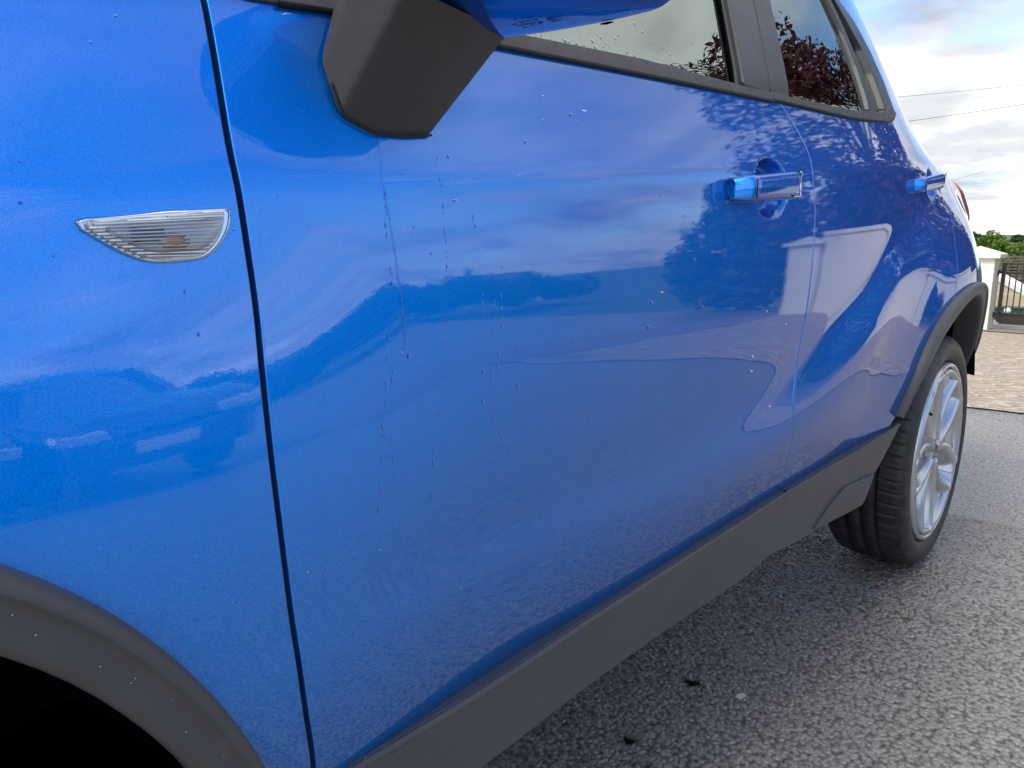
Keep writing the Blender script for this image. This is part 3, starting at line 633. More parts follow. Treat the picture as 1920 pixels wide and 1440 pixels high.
# --- door handles
def handle(par, x0, x1, z0, z1, hh, Y0, depth, sc=1):
    "bar standing off the door between two feet"
    n = 26; V = []
    for i in range(n):
        f = i / (n - 1); x = x0 + (x1 - x0) * f; zc = z0 + (z1 - z0) * f
        e = min(f, 1 - f) * (x1 - x0)
        g = math.sqrt(max(0, 1 - (1 - min(e / .022, 1)) ** 2)); out = Y0 + depth * (1 - (.35 + .65 * g)) * .8
        h = hh * (.82 + .18 * f) * (.78 + .22 * g); th = .014 * (.5 + .5 * g)
        row = []
        for k in range(20):
            a = 2 * math.pi * k / 20; cx_, sx = math.cos(a), math.sin(a)
            u = math.copysign(abs(cx_) ** .75, cx_); v = math.copysign(abs(sx) ** .70, sx)
            row.append((x, out - u * th + .012, zc + v * h))
        row.append(row[0]); V.append(row)
    bar = grid_mesh('door_handle', V, M_PAINT, par, flip=False)
    for f in (.10, .90):
        xc = x0 + (x1 - x0) * f; zc = z0 + (z1 - z0) * f; ys = float(S(xc, zc))
        box('handle_foot', (xc - .011 * sc, Y0 + .008, zc - hh * .60), (xc + .011 * sc, ys + .006, zc + hh * .60), M_PAINT, bar, .005, 3)
    xb = x1 - .008
    tube('handle_rim', crom([(x1 - .026, Y0 - .002, z1 + hh * .84), (x1 - .010, Y0 + .001, z1 + hh * .80), (x1 - .002, Y0 + .004, z1 + hh * .5), (x1 - .0005, Y0 + .005, z1), (x1 - .002, Y0 + .004, z1 - hh * .5), (x1 - .010, Y0 + .001, z1 - hh * .80), (x1 - .040, Y0 - .001, z1 - hh * .86)], 5), .0014, M_CHROME, bar, 6)
    xs = x0 + .013
    tube('handle_joint', [(xs, Y0 - .0022, zz_) for zz_ in np.linspace(z0 - hh * .62, z0 + hh * .62, 6)], .0012, M_SEAL, bar, 6)
handle(fdoor, 1.170, 1.350, 1.0235, 1.0370, .0215, .014, .035)
handle(rdoor, 2.115, 2.318, 1.072, 1.0935, .0190, .040, .030)

# --- side repeater lamp in the fender
rp0 = P['rep']; rp = crom(rp0[1:] + rp0[:1], 5)[:-1] + []
rp = [rp0[0]] + [p for p in crom(rp0[1:], 5)]
lamp_base = panel('side_indicator', rp, S, -.001, M_CHROME, car, .006, .006, .001)
rpc = np.mean(rp, axis=0)
inner = [tuple(rpc + (np.array(p) - rpc) * .90) for p in rp]
reflm = simple('lamp_reflector', (.92, .92, .93), .30, .15, .8)
refl = panel('reflector', inner, S, -.0022, reflm, lamp_base, .005, .003)
# horizontal lens flutes, each its own little rib
rz = np.array(rp)
for k in range(15):
    z = rz[:, 1].min() + .003 + k * .00215
    xs = []
    for i in range(len(rz)):
        a, b = rz[i], rz[(i + 1) % len(rz)]
        if (a[1] - z) * (b[1] - z) < 0: xs.append(a[0] + (z - a[1]) / (b[1] - a[1]) * (b[0] - a[0]))
    if len(xs) < 2: continue
    x0, x1 = min(xs) + .004, max(xs) - .005
    if x1 - x0 < .01: continue
    xx = np.linspace(x0, x1, 14); zt = z + (xx - (x0 + x1) / 2) * .09 * (k / 15)
    tube('lens_rib', [(x, float(S(x, q)) - .0048, q) for x, q in zip(xx, zt)], .0007, reflm if k % 2 else M_CHROME, lamp_base, 6)
bulbm = simple('amber_bulb', (.55, .26, .14), .25, .2, .5, 1)
bm_x = .392
V = []
for i in range(9):
    f = i / 8; rr = .0055 * math.sqrt(max(.02, 1 - (2 * f - 1) ** 2 * .9)); x = .382 + .020 * f
    V.append([(x, float(S(x, .9585)) - .003 - rr * .55 * math.cos(a), .9585 + rr * math.sin(a)) for a in np.linspace(0, 2 * math.pi, 13)])
grid_mesh('bulb', V, bulbm, lamp_base)
V = []
for i in range(7):
    f = i / 6; x = .366 + .020 * f; rr = .0052
    V.append([(x, float(S(x, .962)) - .0026 - rr * .5 * math.cos(a), .962 + rr * math.sin(a)) for a in np.linspace(0, 2 * math.pi, 11)])
grid_mesh('bulb_holder', V, simple('lamp_brown', (.10, .06, .045), .4, .3), lamp_base)  # plain dark brown holder beside the amber bulb
dome = panel('lens', rp, lambda X, Z: S(X, Z) - .0065 * sst(0, .008, seg_dist(np.atleast_1d(X), np.atleast_1d(Z), np.array(rp))) , -.0012, M_LENS, lamp_base, .003, .006, .0012)
V = []
for i, p in enumerate(rp + rp[:1]):
    q = np.array(p); y = float(S(*q)); o = (q - rpc) / np.hypot(*(q - rpc)); V.append([(q[0] + o[0] * a, y - b, q[1] + o[1] * a) for a, b in ((.0022, 0), (.0016, .0028), (-.0004, .0040), (-.0022, .0030))])
grid_mesh('lens_rim', V, M_LENS, lamp_base)

# --- rear light at the corner
lampm = simple('amber_red_lens', (.55, .10, .03), .12, 0, .5, 1)
panel('rear_light', [(2.98, 1.125), (3.07, 1.16), (3.20, 1.150), (3.26, 1.05), (3.22, .98), (3.09, 1.01)], S, -.006, lampm, car, .02, .02, .004)

# --- door mirror: grained foot, painted head
Ap = np.array([(.526, .064, 1.093), (.536, .057, 1.053), (.564, .055, 1.042), (.600, .055, 1.0432), (.628, .055, 1.047), (.632, .067, 1.09), (.60, .077, 1.15), (.55, .077, 1.14)])
Bp = np.array([(.53, .02, 1.165), (.553, -.004, 1.131), (.58, -.006, 1.1335), (.64, .006, 1.1325), (.690, .024, 1.1305), (.70, .03, 1.16), (.62, .045, 1.19), (.56, .035, 1.18)])
def dens(a, n=12, k=3):
    out = []
    for i in range(len(a)):
        b = a[(i + 1) % len(a)]
        for j in range(n): out.append(a[i] + (b - a[i]) * j / n)
    out = np.array(out)
    for _ in range(k): out = (np.roll(out, 1, 0) + 2 * out + np.roll(out, -1, 0)) / 4
    return out
DA, DB = dens(Ap), dens(Bp)
V = [DA * (1 - f) + DB * f for f in np.linspace(0, 1, 14)]
foot = grid_mesh('mirror_foot', np.array(V).transpose(1, 0, 2), M_FOOT, car, closed_u=True, flip=True)
tube('foot_gasket', [tuple(p + np.array([0, -.003, -.0006])) for p in DA[5:48]], .0011, M_SEAL, foot, 6)
# head
def head_sec(y):
    k = [-.19, -.165, -.125, -.08, -.02, .035]
    rear = np.interp(y, k, [.655, .69, .703, .702, .700, .694]); front = np.interp(y, k, [.60, .555, .53, .53, .54, .56])
    zb = np.interp(y, k, [1.185, 1.140, 1.1275, 1.1270, 1.1290, 1.1315]); zt = np.interp(y, k, [1.24, 1.285, 1.30, 1.30, 1.29, 1.28])
    return [(rear, zb + .014), (rear - .001, zb + .003), (rear - .004, zb), (rear - .010, zb - .0003), (rear - .016, zb - .0015), (rear - .06, zb - .001), (front + .04, zb + .012), (front + .008, zb + .04), (front, zb + .08), (front + .02, zt - .03), (front + .05, zt - .004), (rear - .03, zt), (rear - .003, zt - .012), (rear, zt - .03)]
V = []
for y in np.linspace(-.19, .035, 26):
    V.append([(x, y, z) for x, z in head_sec(y)])
V = np.array(V)
c0, c1 = V[0].mean(0), V[-1].mean(0)
V = np.concatenate([[np.repeat(c0[None] + [0, -.0, 0], V.shape[1], 0)], V, [np.repeat(c1[None], V.shape[1], 0)]])
head = grid_mesh('mirror_head', V.transpose(1, 0, 2), M_PAINT, car, closed_u=True, flip=True)
mm = head.modifiers.new('sub', 'SUBSURF'); mm.levels = mm.render_levels = 2
prism('mirror_glass', [(-.20, 1.15), (.02, 1.15), (.02, 1.27), (-.19, 1.27)], .7015, .7035, M_CHROME, head, 0, 'X')
V = [[(.697 + .003 * r * math.cos(a), -.078 + .0065 * r * math.sin(a), 1.1262 - .0012 * (1 - r)) for a in np.linspace(0, 2 * math.pi, 17)] for r in (0, .6, 1)]
grid_mesh('drain_hole', V, M_BLACK, head)
# faint moulded marks under the head
def mark(x0, y0, x1, y1):
    tube('moulded_mark', [(x0, y0, 1.1268), (x1, y1, 1.1268)], .0004, M_PAINT, head, 4)
for i in range(3):
    for j in range(3):
        y = -.020 - .008 * j; x = .665 - .006 * i
        mark(x, y, x - .003, y); mark(x, y - .003, x - .003, y - .003); mark(x - .0015, y, x - .0015, y - .003)
for a_, b_ in (((.667, -.048), (.667, -.066)), ((.659, -.048), (.659, -.066)), ((.667, -.048), (.659, -.048)), ((.667, -.066), (.659, -.066)), ((.663, -.050), (.663, -.064))): mark(*a_, *b_)

# --- wheels
def tyre_mesh(name, par, cx, y0):
    # profile (y across from the outer face, r)
    prof = [(.030, .262), (.022, .262), (.012, .268), (.004, .280), (.000, .297), (.002, .312), (.008, .324), (.015, .3315), (.022, .3355), (.030, .3375), (.036, .3385), (.046, .3400), (.056, .3410), (.066, .3415), (.070, .3415), (.0715, .3345), (.0785, .3345), (.080, .3420), (.095, .3424), (.108, .3425), (.110, .3355), (.117, .3355), (.119, .3425), (.135, .3424), (.149, .3420), (.151, .3345), (.158, .3345), (.160, .3415), (.175, .3405), (.195, .3370), (.207, .3315), (.218, .318), (.225, .297), (.221, .280), (.205, .262)]
    na = 900; a = np.linspace(0, 2 * math.pi, na, endpoint=False); V = np.zeros((na, len(prof), 3))
    pitch = 62
    for j, (y, r) in enumerate(prof):
        ph = (a * pitch / (2 * math.pi)) % 1.0
        rr = np.full(na, r)
        if .018 <= y <= .066 or .165 <= y <= .205:
            sk = (ph + (y * 3)) % 1
            g = np.clip(1 - np.abs(sk - .5) / .085, 0, 1); g2 = np.clip(1 - np.abs(((sk * 1) % 1) - .05) / .05, 0, 1) * (.026 <= y <= .060)
            rr = r - .0050 * np.minimum(g * 2, 1) - .0022 * g2
        elif .08 <= y <= .149 and r > .34:
            sk = (ph * 1 + y * 9) % 1; rr = r - .004 * np.clip(1 - np.abs(sk - .5) / .07, 0, 1)
        elif .004 <= y <= .012 and r > .30:
            rr = r + .0012 * (np.abs(((a * 31 / (2 * math.pi)) % 1) - .5) < .3)
        V[:, j] = np.stack([cx + rr * np.cos(a), np.full(na, y0 + y), .3425 + rr * np.sin(a)], 1)
    V[:, :, 2] = np.maximum(V[:, :, 2], .0005)
    # bulge at the contact patch
    return grid_mesh(name, V, M_TYRE, par, closed_u=True)
M_TYRE, tt, tb = mat('tyre_rubber'); tco = objco(tt)
lk(tt, mixc(tt, ramp(tt, noise(tt, tco, 24, 6, .65), [(.35, 0), (.7, 1)]), (.010, .010, .012), (.034, .033, .033)), tb.inputs['Base Color'])
tb.inputs['Roughness'].default_value = .5; bump(tt, tb, noise(tt, tco, 500, 3, .6), .3, .001)
def disc_fan(name, cx, y, prof, m, par, n=72):
    a = np.linspace(0, 2 * math.pi, n + 1); V = [[(cx + r * math.cos(t), y + dy, .3425 + r * math.sin(t)) for t in a] for r, dy in prof]
    return grid_mesh(name, V, m, par)
_spoke = {}
def spoke_mesh(cx, y0):
    "one fifth of the wheel face: a broad split spoke, ridged down each edge, as a thick sheet"
    nr, na = 56, 97; half = math.pi / 5; r0, r1 = .034, .2445
    rs = np.linspace(r0, r1, nr); th = np.linspace(-half, half, na)
    Rr, Th = np.meshgrid(rs, th, indexing='ij'); f = (Rr - r0) / (r1 - r0)
    tw = .16 * f * f; T = Th - tw * 0
    d = .026 * (1 - f) ** 1.5 + .010 * np.sin(math.pi * f)              # dish towards the hub (inwards = +Y)
    arm = .30 + .15 * f                                               # angle of the two ridges from the centre line
    s = np.abs(T) * 1.0
    ridge = np.exp(-((s - arm * (.25 + .75 * f)) / (.055 + .05 * (1 - f))) ** 2)
    dep = .020 + d * .6 - .019 * ridge * (1 - .4 * f)
    web = (s < arm * (.25 + .75 * f)); dep = dep + .014 * np.sin(math.pi * np.clip(f, 0, 1)) * np.clip(1 - s / (arm * (.25 + .75 * f)), 0, 1)
    outer = (s > arm * (.25 + .75 * f)); dep = dep + np.where(outer, .026 * sst(0, .20, s - arm * (.25 + .75 * f)) * np.sin(math.pi * np.clip(f, 0, 1)) ** .5, 0)
    dep = dep * (1 - sst(.93, 1, f)) + .006 * sst(.93, 1, f)
    pk = sst(.42, .60, s) * np.sin(math.pi * np.clip((f - .12) / .80, 0, 1)) ** .6; dep = dep + .040 * pk
    hole = np.zeros_like(f, bool)
    V = np.stack([Rr * np.sin(T + 0 * f), dep, Rr * np.cos(T)], -1).reshape(-1, 3)
    idx = np.arange(nr * na).reshape(nr, na); fs = []
    for i in range(nr - 1):
        for j in range(na - 1):
            if hole[i, j] and hole[i + 1, j] and hole[i, j + 1] and hole[i + 1, j + 1]: continue
            fs.append((idx[i, j], idx[i, j + 1], idx[i + 1, j + 1], idx[i + 1, j]))
    me = bpy.data.meshes.new('spoke'); me.from_pydata([tuple(v) for v in V], [], [tuple(int(q) for q in f_) for f_ in fs]); me.update()
    me.polygons.foreach_set('use_smooth', np.ones(len(me.polygons), bool)); me.materials.append(M_SILVER); return me
def wheel(cx, y0, full, ph=0.3):
    w = tyre_mesh('wheel', car, cx, y0)
    disc_fan('rim', cx, y0, [(.262, .030), (.2615, .010), (.258, .0035), (.2535, .0015), (.2495, .003), (.247, .0075), (.2440, .012), (.238, .05), (.232, .12), (.235, .20)], M_SILVER, w, 120)
    disc_fan('brake_disc', cx, y0, [(.0, .085), (.08, .085), (.085, .11), (.145, .11), (.145, .13), (.0, .13)], M_DISC, w)
    if full:
        me = spoke_mesh(cx, y0)
        for k in range(5):
            o = link('spoke', me, None, w); o.location = (cx, y0 + .004, .3425); o.rotation_euler = (0, ph + k * 2 * math.pi / 5, 0)
            sm = o.modifiers.new('t', 'SOLIDIFY'); sm.thickness = .012; sm.offset = -1 if False else 1
        disc_fan('centre_cap', cx, y0, [(.0, .020), (.022, .0205), (.027, .022), (.030, .026), (.036, .030), (.040, .040)], M_SILVER, w, 40)
        for k in range(5):
            t = ph + .63 + k * 2 * math.pi / 5
            tube('wheel_nut', [(cx + .052 * math.sin(t), y0 + .030, .3425 + .052 * math.cos(t)), (cx + .052 * math.sin(t), y0 + .050, .3425 + .052 * math.cos(t))], .009, M_CHROME, w, 6)
        t = 2.4
        tube('valve', [(cx + .226 * math.cos(t), y0 + .02, .3425 + .226 * math.sin(t)), (cx + .205 * math.cos(t), y0 + .000, .3425 + .205 * math.sin(t))], [.0045, .0042], M_SEAL, w, 8)
    else:
        disc_fan('wheel_face', cx, y0, [(.0, .02), (.05, .02), (.1, .03), (.24, .012)], M_SILVER, w)
    return w
wheel(WX, .036, True, .2)
wheel(0.0, .036, False)
wf = wheel(WX, CARW - .036 - .225, False); wf2 = wheel(0.0, CARW - .036 - .225, False)

box('front_bumper', (-.86, .10, .18), (-.50, CARW - .10, .62), M_CLAD, car, .05)
box('dark_blocker', (-.52, .05, .20), (-.480, .36, .60), M_BLACK, car, .01)  # added black box that shuts light out of the front wheel house
# --- rest of the shell: roof, bonnet, screens, ends
def edge_y(x, z): return float(S(x, z))
V = []
for x, z in [(.46, 1.215), (.58, 1.33), (.78, 1.465), (1.0, 1.54), (1.4, 1.582), (1.9, 1.588), (2.35, 1.573), (2.62, 1.53)]:
    y = edge_y(x, z) + .004; V.append([(x - .03 * math.sin(math.pi * f), y + (CARW - 2 * y) * f, z + .045 * math.sin(math.pi * f) ** .7) for f in np.linspace(0, 1, 15)])
grid_mesh('windscreen', V[:4], M_GLASS, car); grid_mesh('roof', V[3:], M_PAINT, car, flip=True)
Vh = [[(x, y, z - .006) for x, y, z in row] for row in V[3:]]; 
hl = grid_mesh('headliner', [[(x, y, z - .03) for x, y, z in row[1:-1]] for row in V[3:]], M_HEADL, car)
V = []
for x, z in [(.44, 1.15), (.2, 1.13), (0, 1.08), (-.3, .98), (-.55, .90), (-.66, .80), (-.66, .55)]:
    y = edge_y(x, z) + .004; V.append([(x - (.20 if x < -.5 else .03) * math.sin(math.pi * f), y + (CARW - 2 * y) * f, z + .05 * math.sin(math.pi * f)) for f in np.linspace(0, 1, 13)])
grid_mesh('bonnet', V, M_PAINT, car)
V = []
for x, z in [(2.62, 1.53), (2.85, 1.36), (3.13, 1.17)]:
    y = edge_y(x, z) + .004; V.append([(x + (.10 if x > 2.7 else -.02) * math.sin(math.pi * f), y + (CARW - 2 * y) * f, z + (.05 * math.sin(math.pi * f) ** .7 if x < 2.7 else 0)) for f in np.linspace(0, 1, 13)])
rs = [[row[j] for j in range(5, 9)] for row in V]
grid_mesh('rear_screen', rs, M_DGLASS, car, flip=True)
grid_mesh('screen_surround', [row[:6] for row in V], M_SEAL, car, flip=True); grid_mesh('screen_surround', [row[8:] for row in V], M_SEAL, car, flip=True)
box('parcel_shelf', (2.25, .16, 1.06), (3.0, CARW - .16, 1.10), M_INT, car)
V = []
for x, z in [(3.13, 1.17), (3.27, 1.05), (3.30, .8), (3.27, .50)]:
    y = edge_y(x, z) + .004; V.append([(x + .12 * math.sin(math.pi * f), y + (CARW - 2 * y) * f, z) for f in np.linspace(0, 1, 13)])
grid_mesh('tailgate', V, M_PAINT, car, flip=True)
# dark spoiler edge beside the rear screen
tube('screen_edge_trim', [(2.60, float(S(2.6, 1.50)) + .012, 1.50), (2.72, float(S(2.72, 1.43)) + .010, 1.43), (2.86, float(S(2.86, 1.34)) + .012, 1.34)], .012, M_SEAL, car)
# far side: the same panels mirrored
for o in [c for c in car.children if c.name.split('.')[0] in ('front_fender', 'front_door', 'rear_door', 'rear_quarter_panel')]:
    c = o.copy(); c.name = o.name.split('.')[0]; c.parent = car; COL.objects.link(c); c.scale.y = -1; c.location.y = CARW
    for ch in o.children:
        if ch.name.startswith('window') and ch.data.materials[0] is M_GLASS:
            d = ch.copy(); COL.objects.link(d); d.parent = c; d.data = ch.data.copy(); d.data.materials[0] = M_DGLASS if not o.name.startswith('front') else M_GLASS
            continue
        if ch.name.split('.')[0] in ('window', 'pillar_trim', 'belt_moulding', 'sill_cladding', 'wheel_arch_cladding', 'window_surround', 'window_divider', 'wheel_liner'):
            d = ch.copy(); COL.objects.link(d); d.parent = c
# interior
box('rear_bench', (2.0, .16, .50), (2.14, CARW - .16, 1.16), M_INT, car, .05)
box('cabin_floor', (.62, .13, .50), (2.05, CARW - .13, .56), M_INT, car)
box('dashboard', (.62, .14, .60), (.80, CARW - .14, 1.06), M_INT, car, .05)
for y in (.30, 1.05):
    for x in (1.05, 1.95):
        b = box('seat_back', (x, y, .60), (x + .14, y + .46, 1.14), M_INT, car, .05)
        box('headrest', (x + .05, y + .10, 1.17), (x + .14, y + .36, 1.34), M_INT, b, .03)
for s, y in ((0, .085), (1, CARW - .085)):
    pts = [(.5, 1.10), (2.2, 1.10), (2.2, .5), (.5, .5)]
    prism('door_card', pts, y - .003, y + .003, M_INT, car)

# ================================================================== WATER ON THE PAINT
def drop_geo(x, z, w, h, sf=S):
    "low dome hanging on the panel, heavier at its lower end"
    V = []
    for i in range(5):
        f = i / 4; row = []
        for k in range(13):
            a = 2 * math.pi * k / 12; s = math.cos(f * math.pi / 2)
            yy = .9 * min(w, h) * math.sin(f * math.pi / 2)
            row.append((x + w * s * math.cos(a) * (1 - .15 * math.sin(a)), 0, z + h * s * math.sin(a) - h * .15 * f, yy))
        V.append(row)
    V = np.array(V); Y = sf(V[..., 0], V[..., 2]) - V[..., 3] + .0002
    return np.stack([V[..., 0], Y, V[..., 2]], -1)
DROPL = ['upright oval water drop just right of the mirror foot',
 'long water drop on the door, midway between mirror foot and the drop cluster',
 'dark upright drop in the middle of the cluster below the front window',
 'smeared sideways drop at the right of the cluster below the front window',
 'small slanting smear of water, topmost of the cluster below the window',
 'small round drop left of the dark one in the cluster below the window',
 'tiny drop lower right in the cluster below the window',
 'round water drop on the fender at the left edge of the picture',
 'flat smear of water on the fender above the round drop near the left edge',
 'water drop on the rear of the fender well below the side lamp',
 'teardrop beside the dotted runs in the middle of the front door',
 'lower upright drop under the teardrop in the middle of the door',
 'heavy drop hanging at the end of the long water trickle',
 'flat sideways drop crossing beside the dotted run below the mirror',
 'small loop shaped drop right of the long trickle under the crease',
 'small drop ending a short run right of the flat sideways drop',
 'faint short smear of water left of the door crease centre',
 'long drop low in the horizon reflection left of the dotted specks',
 'small drop in the group of beads left of the front handle',
 'thin white smear of water in the dark horizon reflection',
 'small drop alone below the bead group left of the front handle',
 'small drop in the dark reflection right of the thin white smear',
 'upper of two close drops near the rear edge of the front door',
 'lower of two close drops near the rear edge of the front door',
 'drop in the reflected tarmac just before the door gap',
 'rightmost drop on the front door close to the door gap',
 'middle bead of the row of three left of the handle',
 'right bead of the row of three left of the handle',
 'left bead of the row of three left of the handle',
 'tiny drop above the row of three beads left of the handle',
 'drop between the row of three beads and the front handle',
 'bead swelling halfway down the dotted run below the mirror',
 'tiny drop beside the left edge of the mirror reflection',
 'lowest drop ending the dotted runs in the lower door',
 'faint bead on the fender under the round drop at the left edge',
 'tiny bead between the side lamp and the door gap',
 'single drop low on the door beside the bright swirl near the gap',
 'upper drop of the pair under the thin white smear']
for i, (x, z, w, h) in enumerate(P['drops']):
    dist = math.hypot(x - .177, .449); k = dist / 1399 / 2.0
    fr = max(.25, .449 / dist)
    g = grid_mesh('water_drop', drop_geo(x, z, w * k / fr, h * k * 1.1), M_WATER)
    lb = DROPL[i]
    tag(g, lb, 'water drop', 'water drops on the blue panels')
allV, allF = [], []
def addg(V):
    n0 = len(allV); nu, nv = V.shape[:2]; allV.extend(map(tuple, V.reshape(-1, 3)))
    for i in range(nu - 1):
        for j in range(nv - 1):
            allF.append((n0 + i * nv + j, n0 + (i + 1) * nv + j, n0 + (i + 1) * nv + j + 1, n0 + i * nv + j + 1))
for kind_, pts, wd in P['trails']:
    c = np.array(crom(pts, 12)); c[:, 0] += np.cumsum(rng.normal(0, .00025, len(c))) * (1 if kind_ == 'dash' else .8)
    if kind_ == 'solid':
        V = []
        for i, (x, z) in enumerate(c):
            w = .0008 + .0003 * math.sin(i * .9) + (.0035 if i > len(c) - 3 else 0); y = float(S(x, z))
            V.append([(x - w, y, z), (x - w * .7, y - w * .7, z), (x, y - w, z), (x + w * .7, y - w * .7, z), (x + w, y, z)])
        tag(grid_mesh('water_trickle', V, M_WATER2), 'thin line of water running down the door from under the mirror foot', 'water trickle')
    else:
        i = 0
        while i < len(c) - 2:
            L = rng.integers(1, 4)
            if rng.random() < .62:
                seg = c[i:i + L + 1]; a, b = seg[0], seg[-1]; m_ = (a + b) / 2; hl_ = abs(a[1] - b[1]) / 2 * .9 + .0006
                addg(drop_geo(m_[0] + rng.normal(0, .0004), m_[1], rng.uniform(.0005, .0011), min(hl_, .006)))
            i += L + 1
for i in range(150):
    x = rng.uniform(.66, 1.3); z = 1.163 + rng.exponential(.02) + .02 * (x - .9)
    if z < 1.27: addg(drop_geo(x, z, rng.uniform(.0008, .0018), rng.uniform(.0012, .0028), lambda a, b: S(a, b) + .0122))
for i in range(70):
    x = rng.uniform(.2, 2.1); z = rng.uniform(.8, 1.12); w = rng.uniform(.0004, .001)
    addg(drop_geo(x, z, w, w * 1.4))
o = from_data('fine_water_beads', allV, allF, M_WATER); tag(o, 'fine beads of water strung down the doors and over the front window', 'water beads', kind='stuff')
# pale specks of dirt on the paint and the plastic
allV, allF = [], []
for i in range(60):
    if i < 38: x = rng.uniform(.2, 1.35); z = rng.uniform(.56, .86); sf = S
    else: x = rng.uniform(.45, 2.0); z = rng.uniform(.42, .52); sf = clad
    if sf is S and math.hypot(x, z - .3425) < .54: continue
    r_ = rng.uniform(.0003, .0008); V = drop_geo(x, z, r_, r_, sf); addg(V)
for i in range(14):
    a = rng.uniform(.40, 1.0); r_ = float(np.interp(math.degrees(a), [0, 35, 59], [.43, .452, .490])) + rng.uniform(.004, .02); x = r_ * math.cos(a); z = .3425 + r_ * math.sin(a); w = rng.uniform(.0003, .0006)
    addg(drop_geo(x, z, w, w, lambda p, q: S(p, q) - .0125))
o = from_data('dust_specks', allV, allF, simple('pale_dust', (.45, .42, .38), .9)); tag(o, 'tiny pale grit specks stuck to the lower paint and plastic', 'dust', kind='stuff')

# ================================================================== THINGS ON THE GROUND
def litter(name, x, y, pts, m, label, cat, z=.004):
    o = prism(name, [(x + a, y + b) for a, b in pts], z - .001, z + .0015, m, None, 0, 'Z'); tag(o, label, cat); return o
litter('paper_scrap', 1.553, .153, [(-.012, -.005), (-.003, -.0065), (.010, -.008), (.013, .001), (.005, .003), (.002, .007), (-.010, .006)], simple('pale_paper', (.62, .60, .48), .8), 'small torn pale scrap lying alone on the asphalt beside the sill', 'paper scrap')
leafm = simple('dry_leaf', (.42, .22, .08), .7)
for n_, (u, v, s, lb) in enumerate([(2.30,.10,1.2,"curled brown leaf on the asphalt just beside the rear tyre"),(2.16,-.02,.8,"small orange leaf fragment in front of the rear tyre"),(3.6,.12,1.6,"yellowish leaf on the asphalt past the rear wheel")]):
    litter('dry_leaf', u, v, [(-.010 * s, 0), (-.003 * s, .0045 * s), (.006 * s, .004 * s), (.011 * s, 0), (.004 * s, -.0045 * s), (-.005 * s, -.003 * s)], leafm, lb, 'leaf', .005)
tarm = simple('black_tar', (.006, .006, .006), .35)
for n_, (x, y, s, lb) in enumerate([(1.535,.254,.018,"star shaped black tar spot near the pale scrap"),(1.28,.25,.013,"smaller black tar spot close under the sill")]):
    k = 22; a = np.linspace(0, 2 * math.pi, k, endpoint=False); rr = s * (.6 + .55 * rng.random(k))
    V = [[(x + q * r_ * math.cos(t), y + q * r_ * math.sin(t), .0035 - .002 * q) for r_, t in zip(np.r_[rr, rr[0]], np.r_[a, a[0]])] for q in (0.01, .5, 1)]
    tag(grid_mesh('tar_spot', V, tarm, flip=False), lb, 'tar spot')

# ================================================================== GATEWAY
def pillar(name, x0, x1, y0, y1, zt, label, group):
    e = empty(name, ((x0 + x1) / 2, (y0 + y1) / 2, float(gz(x0, y0)) - .02)); tag(e, label, 'pillar', group)
    l = e.location
    def T(v): return (v[0] - l.x, v[1] - l.y, v[2] - l.z)
    zb = l.z
    box('shaft', T((x0, y0, zb)), T((x1, y1, zt - .08)), M_WHITEP, e, .006)
    c = .065
    bm = bmesh.new()
    b0 = [bm.verts.new(T(p)) for p in ((x0 - c, y0 - c, zt - .08), (x1 + c, y0 - c, zt - .08), (x1 + c, y1 + c, zt - .08), (x0 - c, y1 + c, zt - .08))]
    b1 = [bm.verts.new(T(p)) for p in ((x0 - c, y0 - c, zt - .03), (x1 + c, y0 - c, zt - .03), (x1 + c, y1 + c, zt - .03), (x0 - c, y1 + c, zt - .03))]
    ap = bm.verts.new(T(((x0 + x1) / 2, (y0 + y1) / 2, zt + .075)))
    bm.faces.new(b0[::-1])
    for i in range(4):
        j = (i + 1) % 4; bm.faces.new([b0[i], b0[j], b1[j], b1[i]]); bm.faces.new([b1[i], b1[j], ap])
    me = bpy.data.meshes.new('cap'); bm.to_mesh(me); bm.free(); link('cap', me, M_WHITEP, e)
    return e
pillar('gate_pillar', 12.0, 12.4, 1.575, 2.02, .735, 'cream painted square gate pillar with pyramid cap beside the black gate', 'gate pillars')
pillar('gate_pillar', 11.0, 11.4, -3.95, -3.5, 1.15, 'cream gate pillar with pyramid cap at the far end of the boundary wall, seen only mirrored in the door', 'gate pillars')
def wall(name, p0, p1, th, zt0, zt1, m, label, coping=None, cop=.05):
    p0 = np.array(p0, float); p1 = np.array(p1, float); d = (p1 - p0) / np.linalg.norm(p1 - p0); n = np.array([-d[1], d[0]]) * th / 2
    e = empty(name, (p0[0], p0[1], float(gz(*p0)))); tag(e, label, 'wall'); zb = min(float(gz(*p0)), float(gz(*p1))) - .3
    def slab(nm, w, za0, za1, zb0, zb1, mm):
        k = n * w; q = [p0 - k, p0 + k, p1 + k, p1 - k]
        vs = [(x, y, z) for (x, y), z in zip(q, (za0, za0, za1, za1))] + [(x, y, z) for (x, y), z in zip(q, (zb0, zb0, zb1, zb1))]
        vs = [(v[0] - e.location.x, v[1] - e.location.y, v[2] - e.location.z) for v in vs]
        from_data(nm, vs, [(0, 1, 2, 3), (7, 6, 5, 4), (0, 4, 5, 1), (1, 5, 6, 2), (2, 6, 7, 3), (3, 7, 4, 0)], mm, e, False)
    slab('wall_face', 1, zb, zb, zt0 - cop, zt1 - cop, m)
    slab('coping', 1.3 if coping else 1.1, zt0 - cop + .001, zt1 - cop + .001, zt0, zt1, coping or m)
    return e
wall('boundary_wall', (11.2, -3.48), (11.2, -1.9), .22, 1.28, 1.28, M_WHITEP, 'tall white painted boundary wall mirrored in the rear door', M_WHITEP, .07)
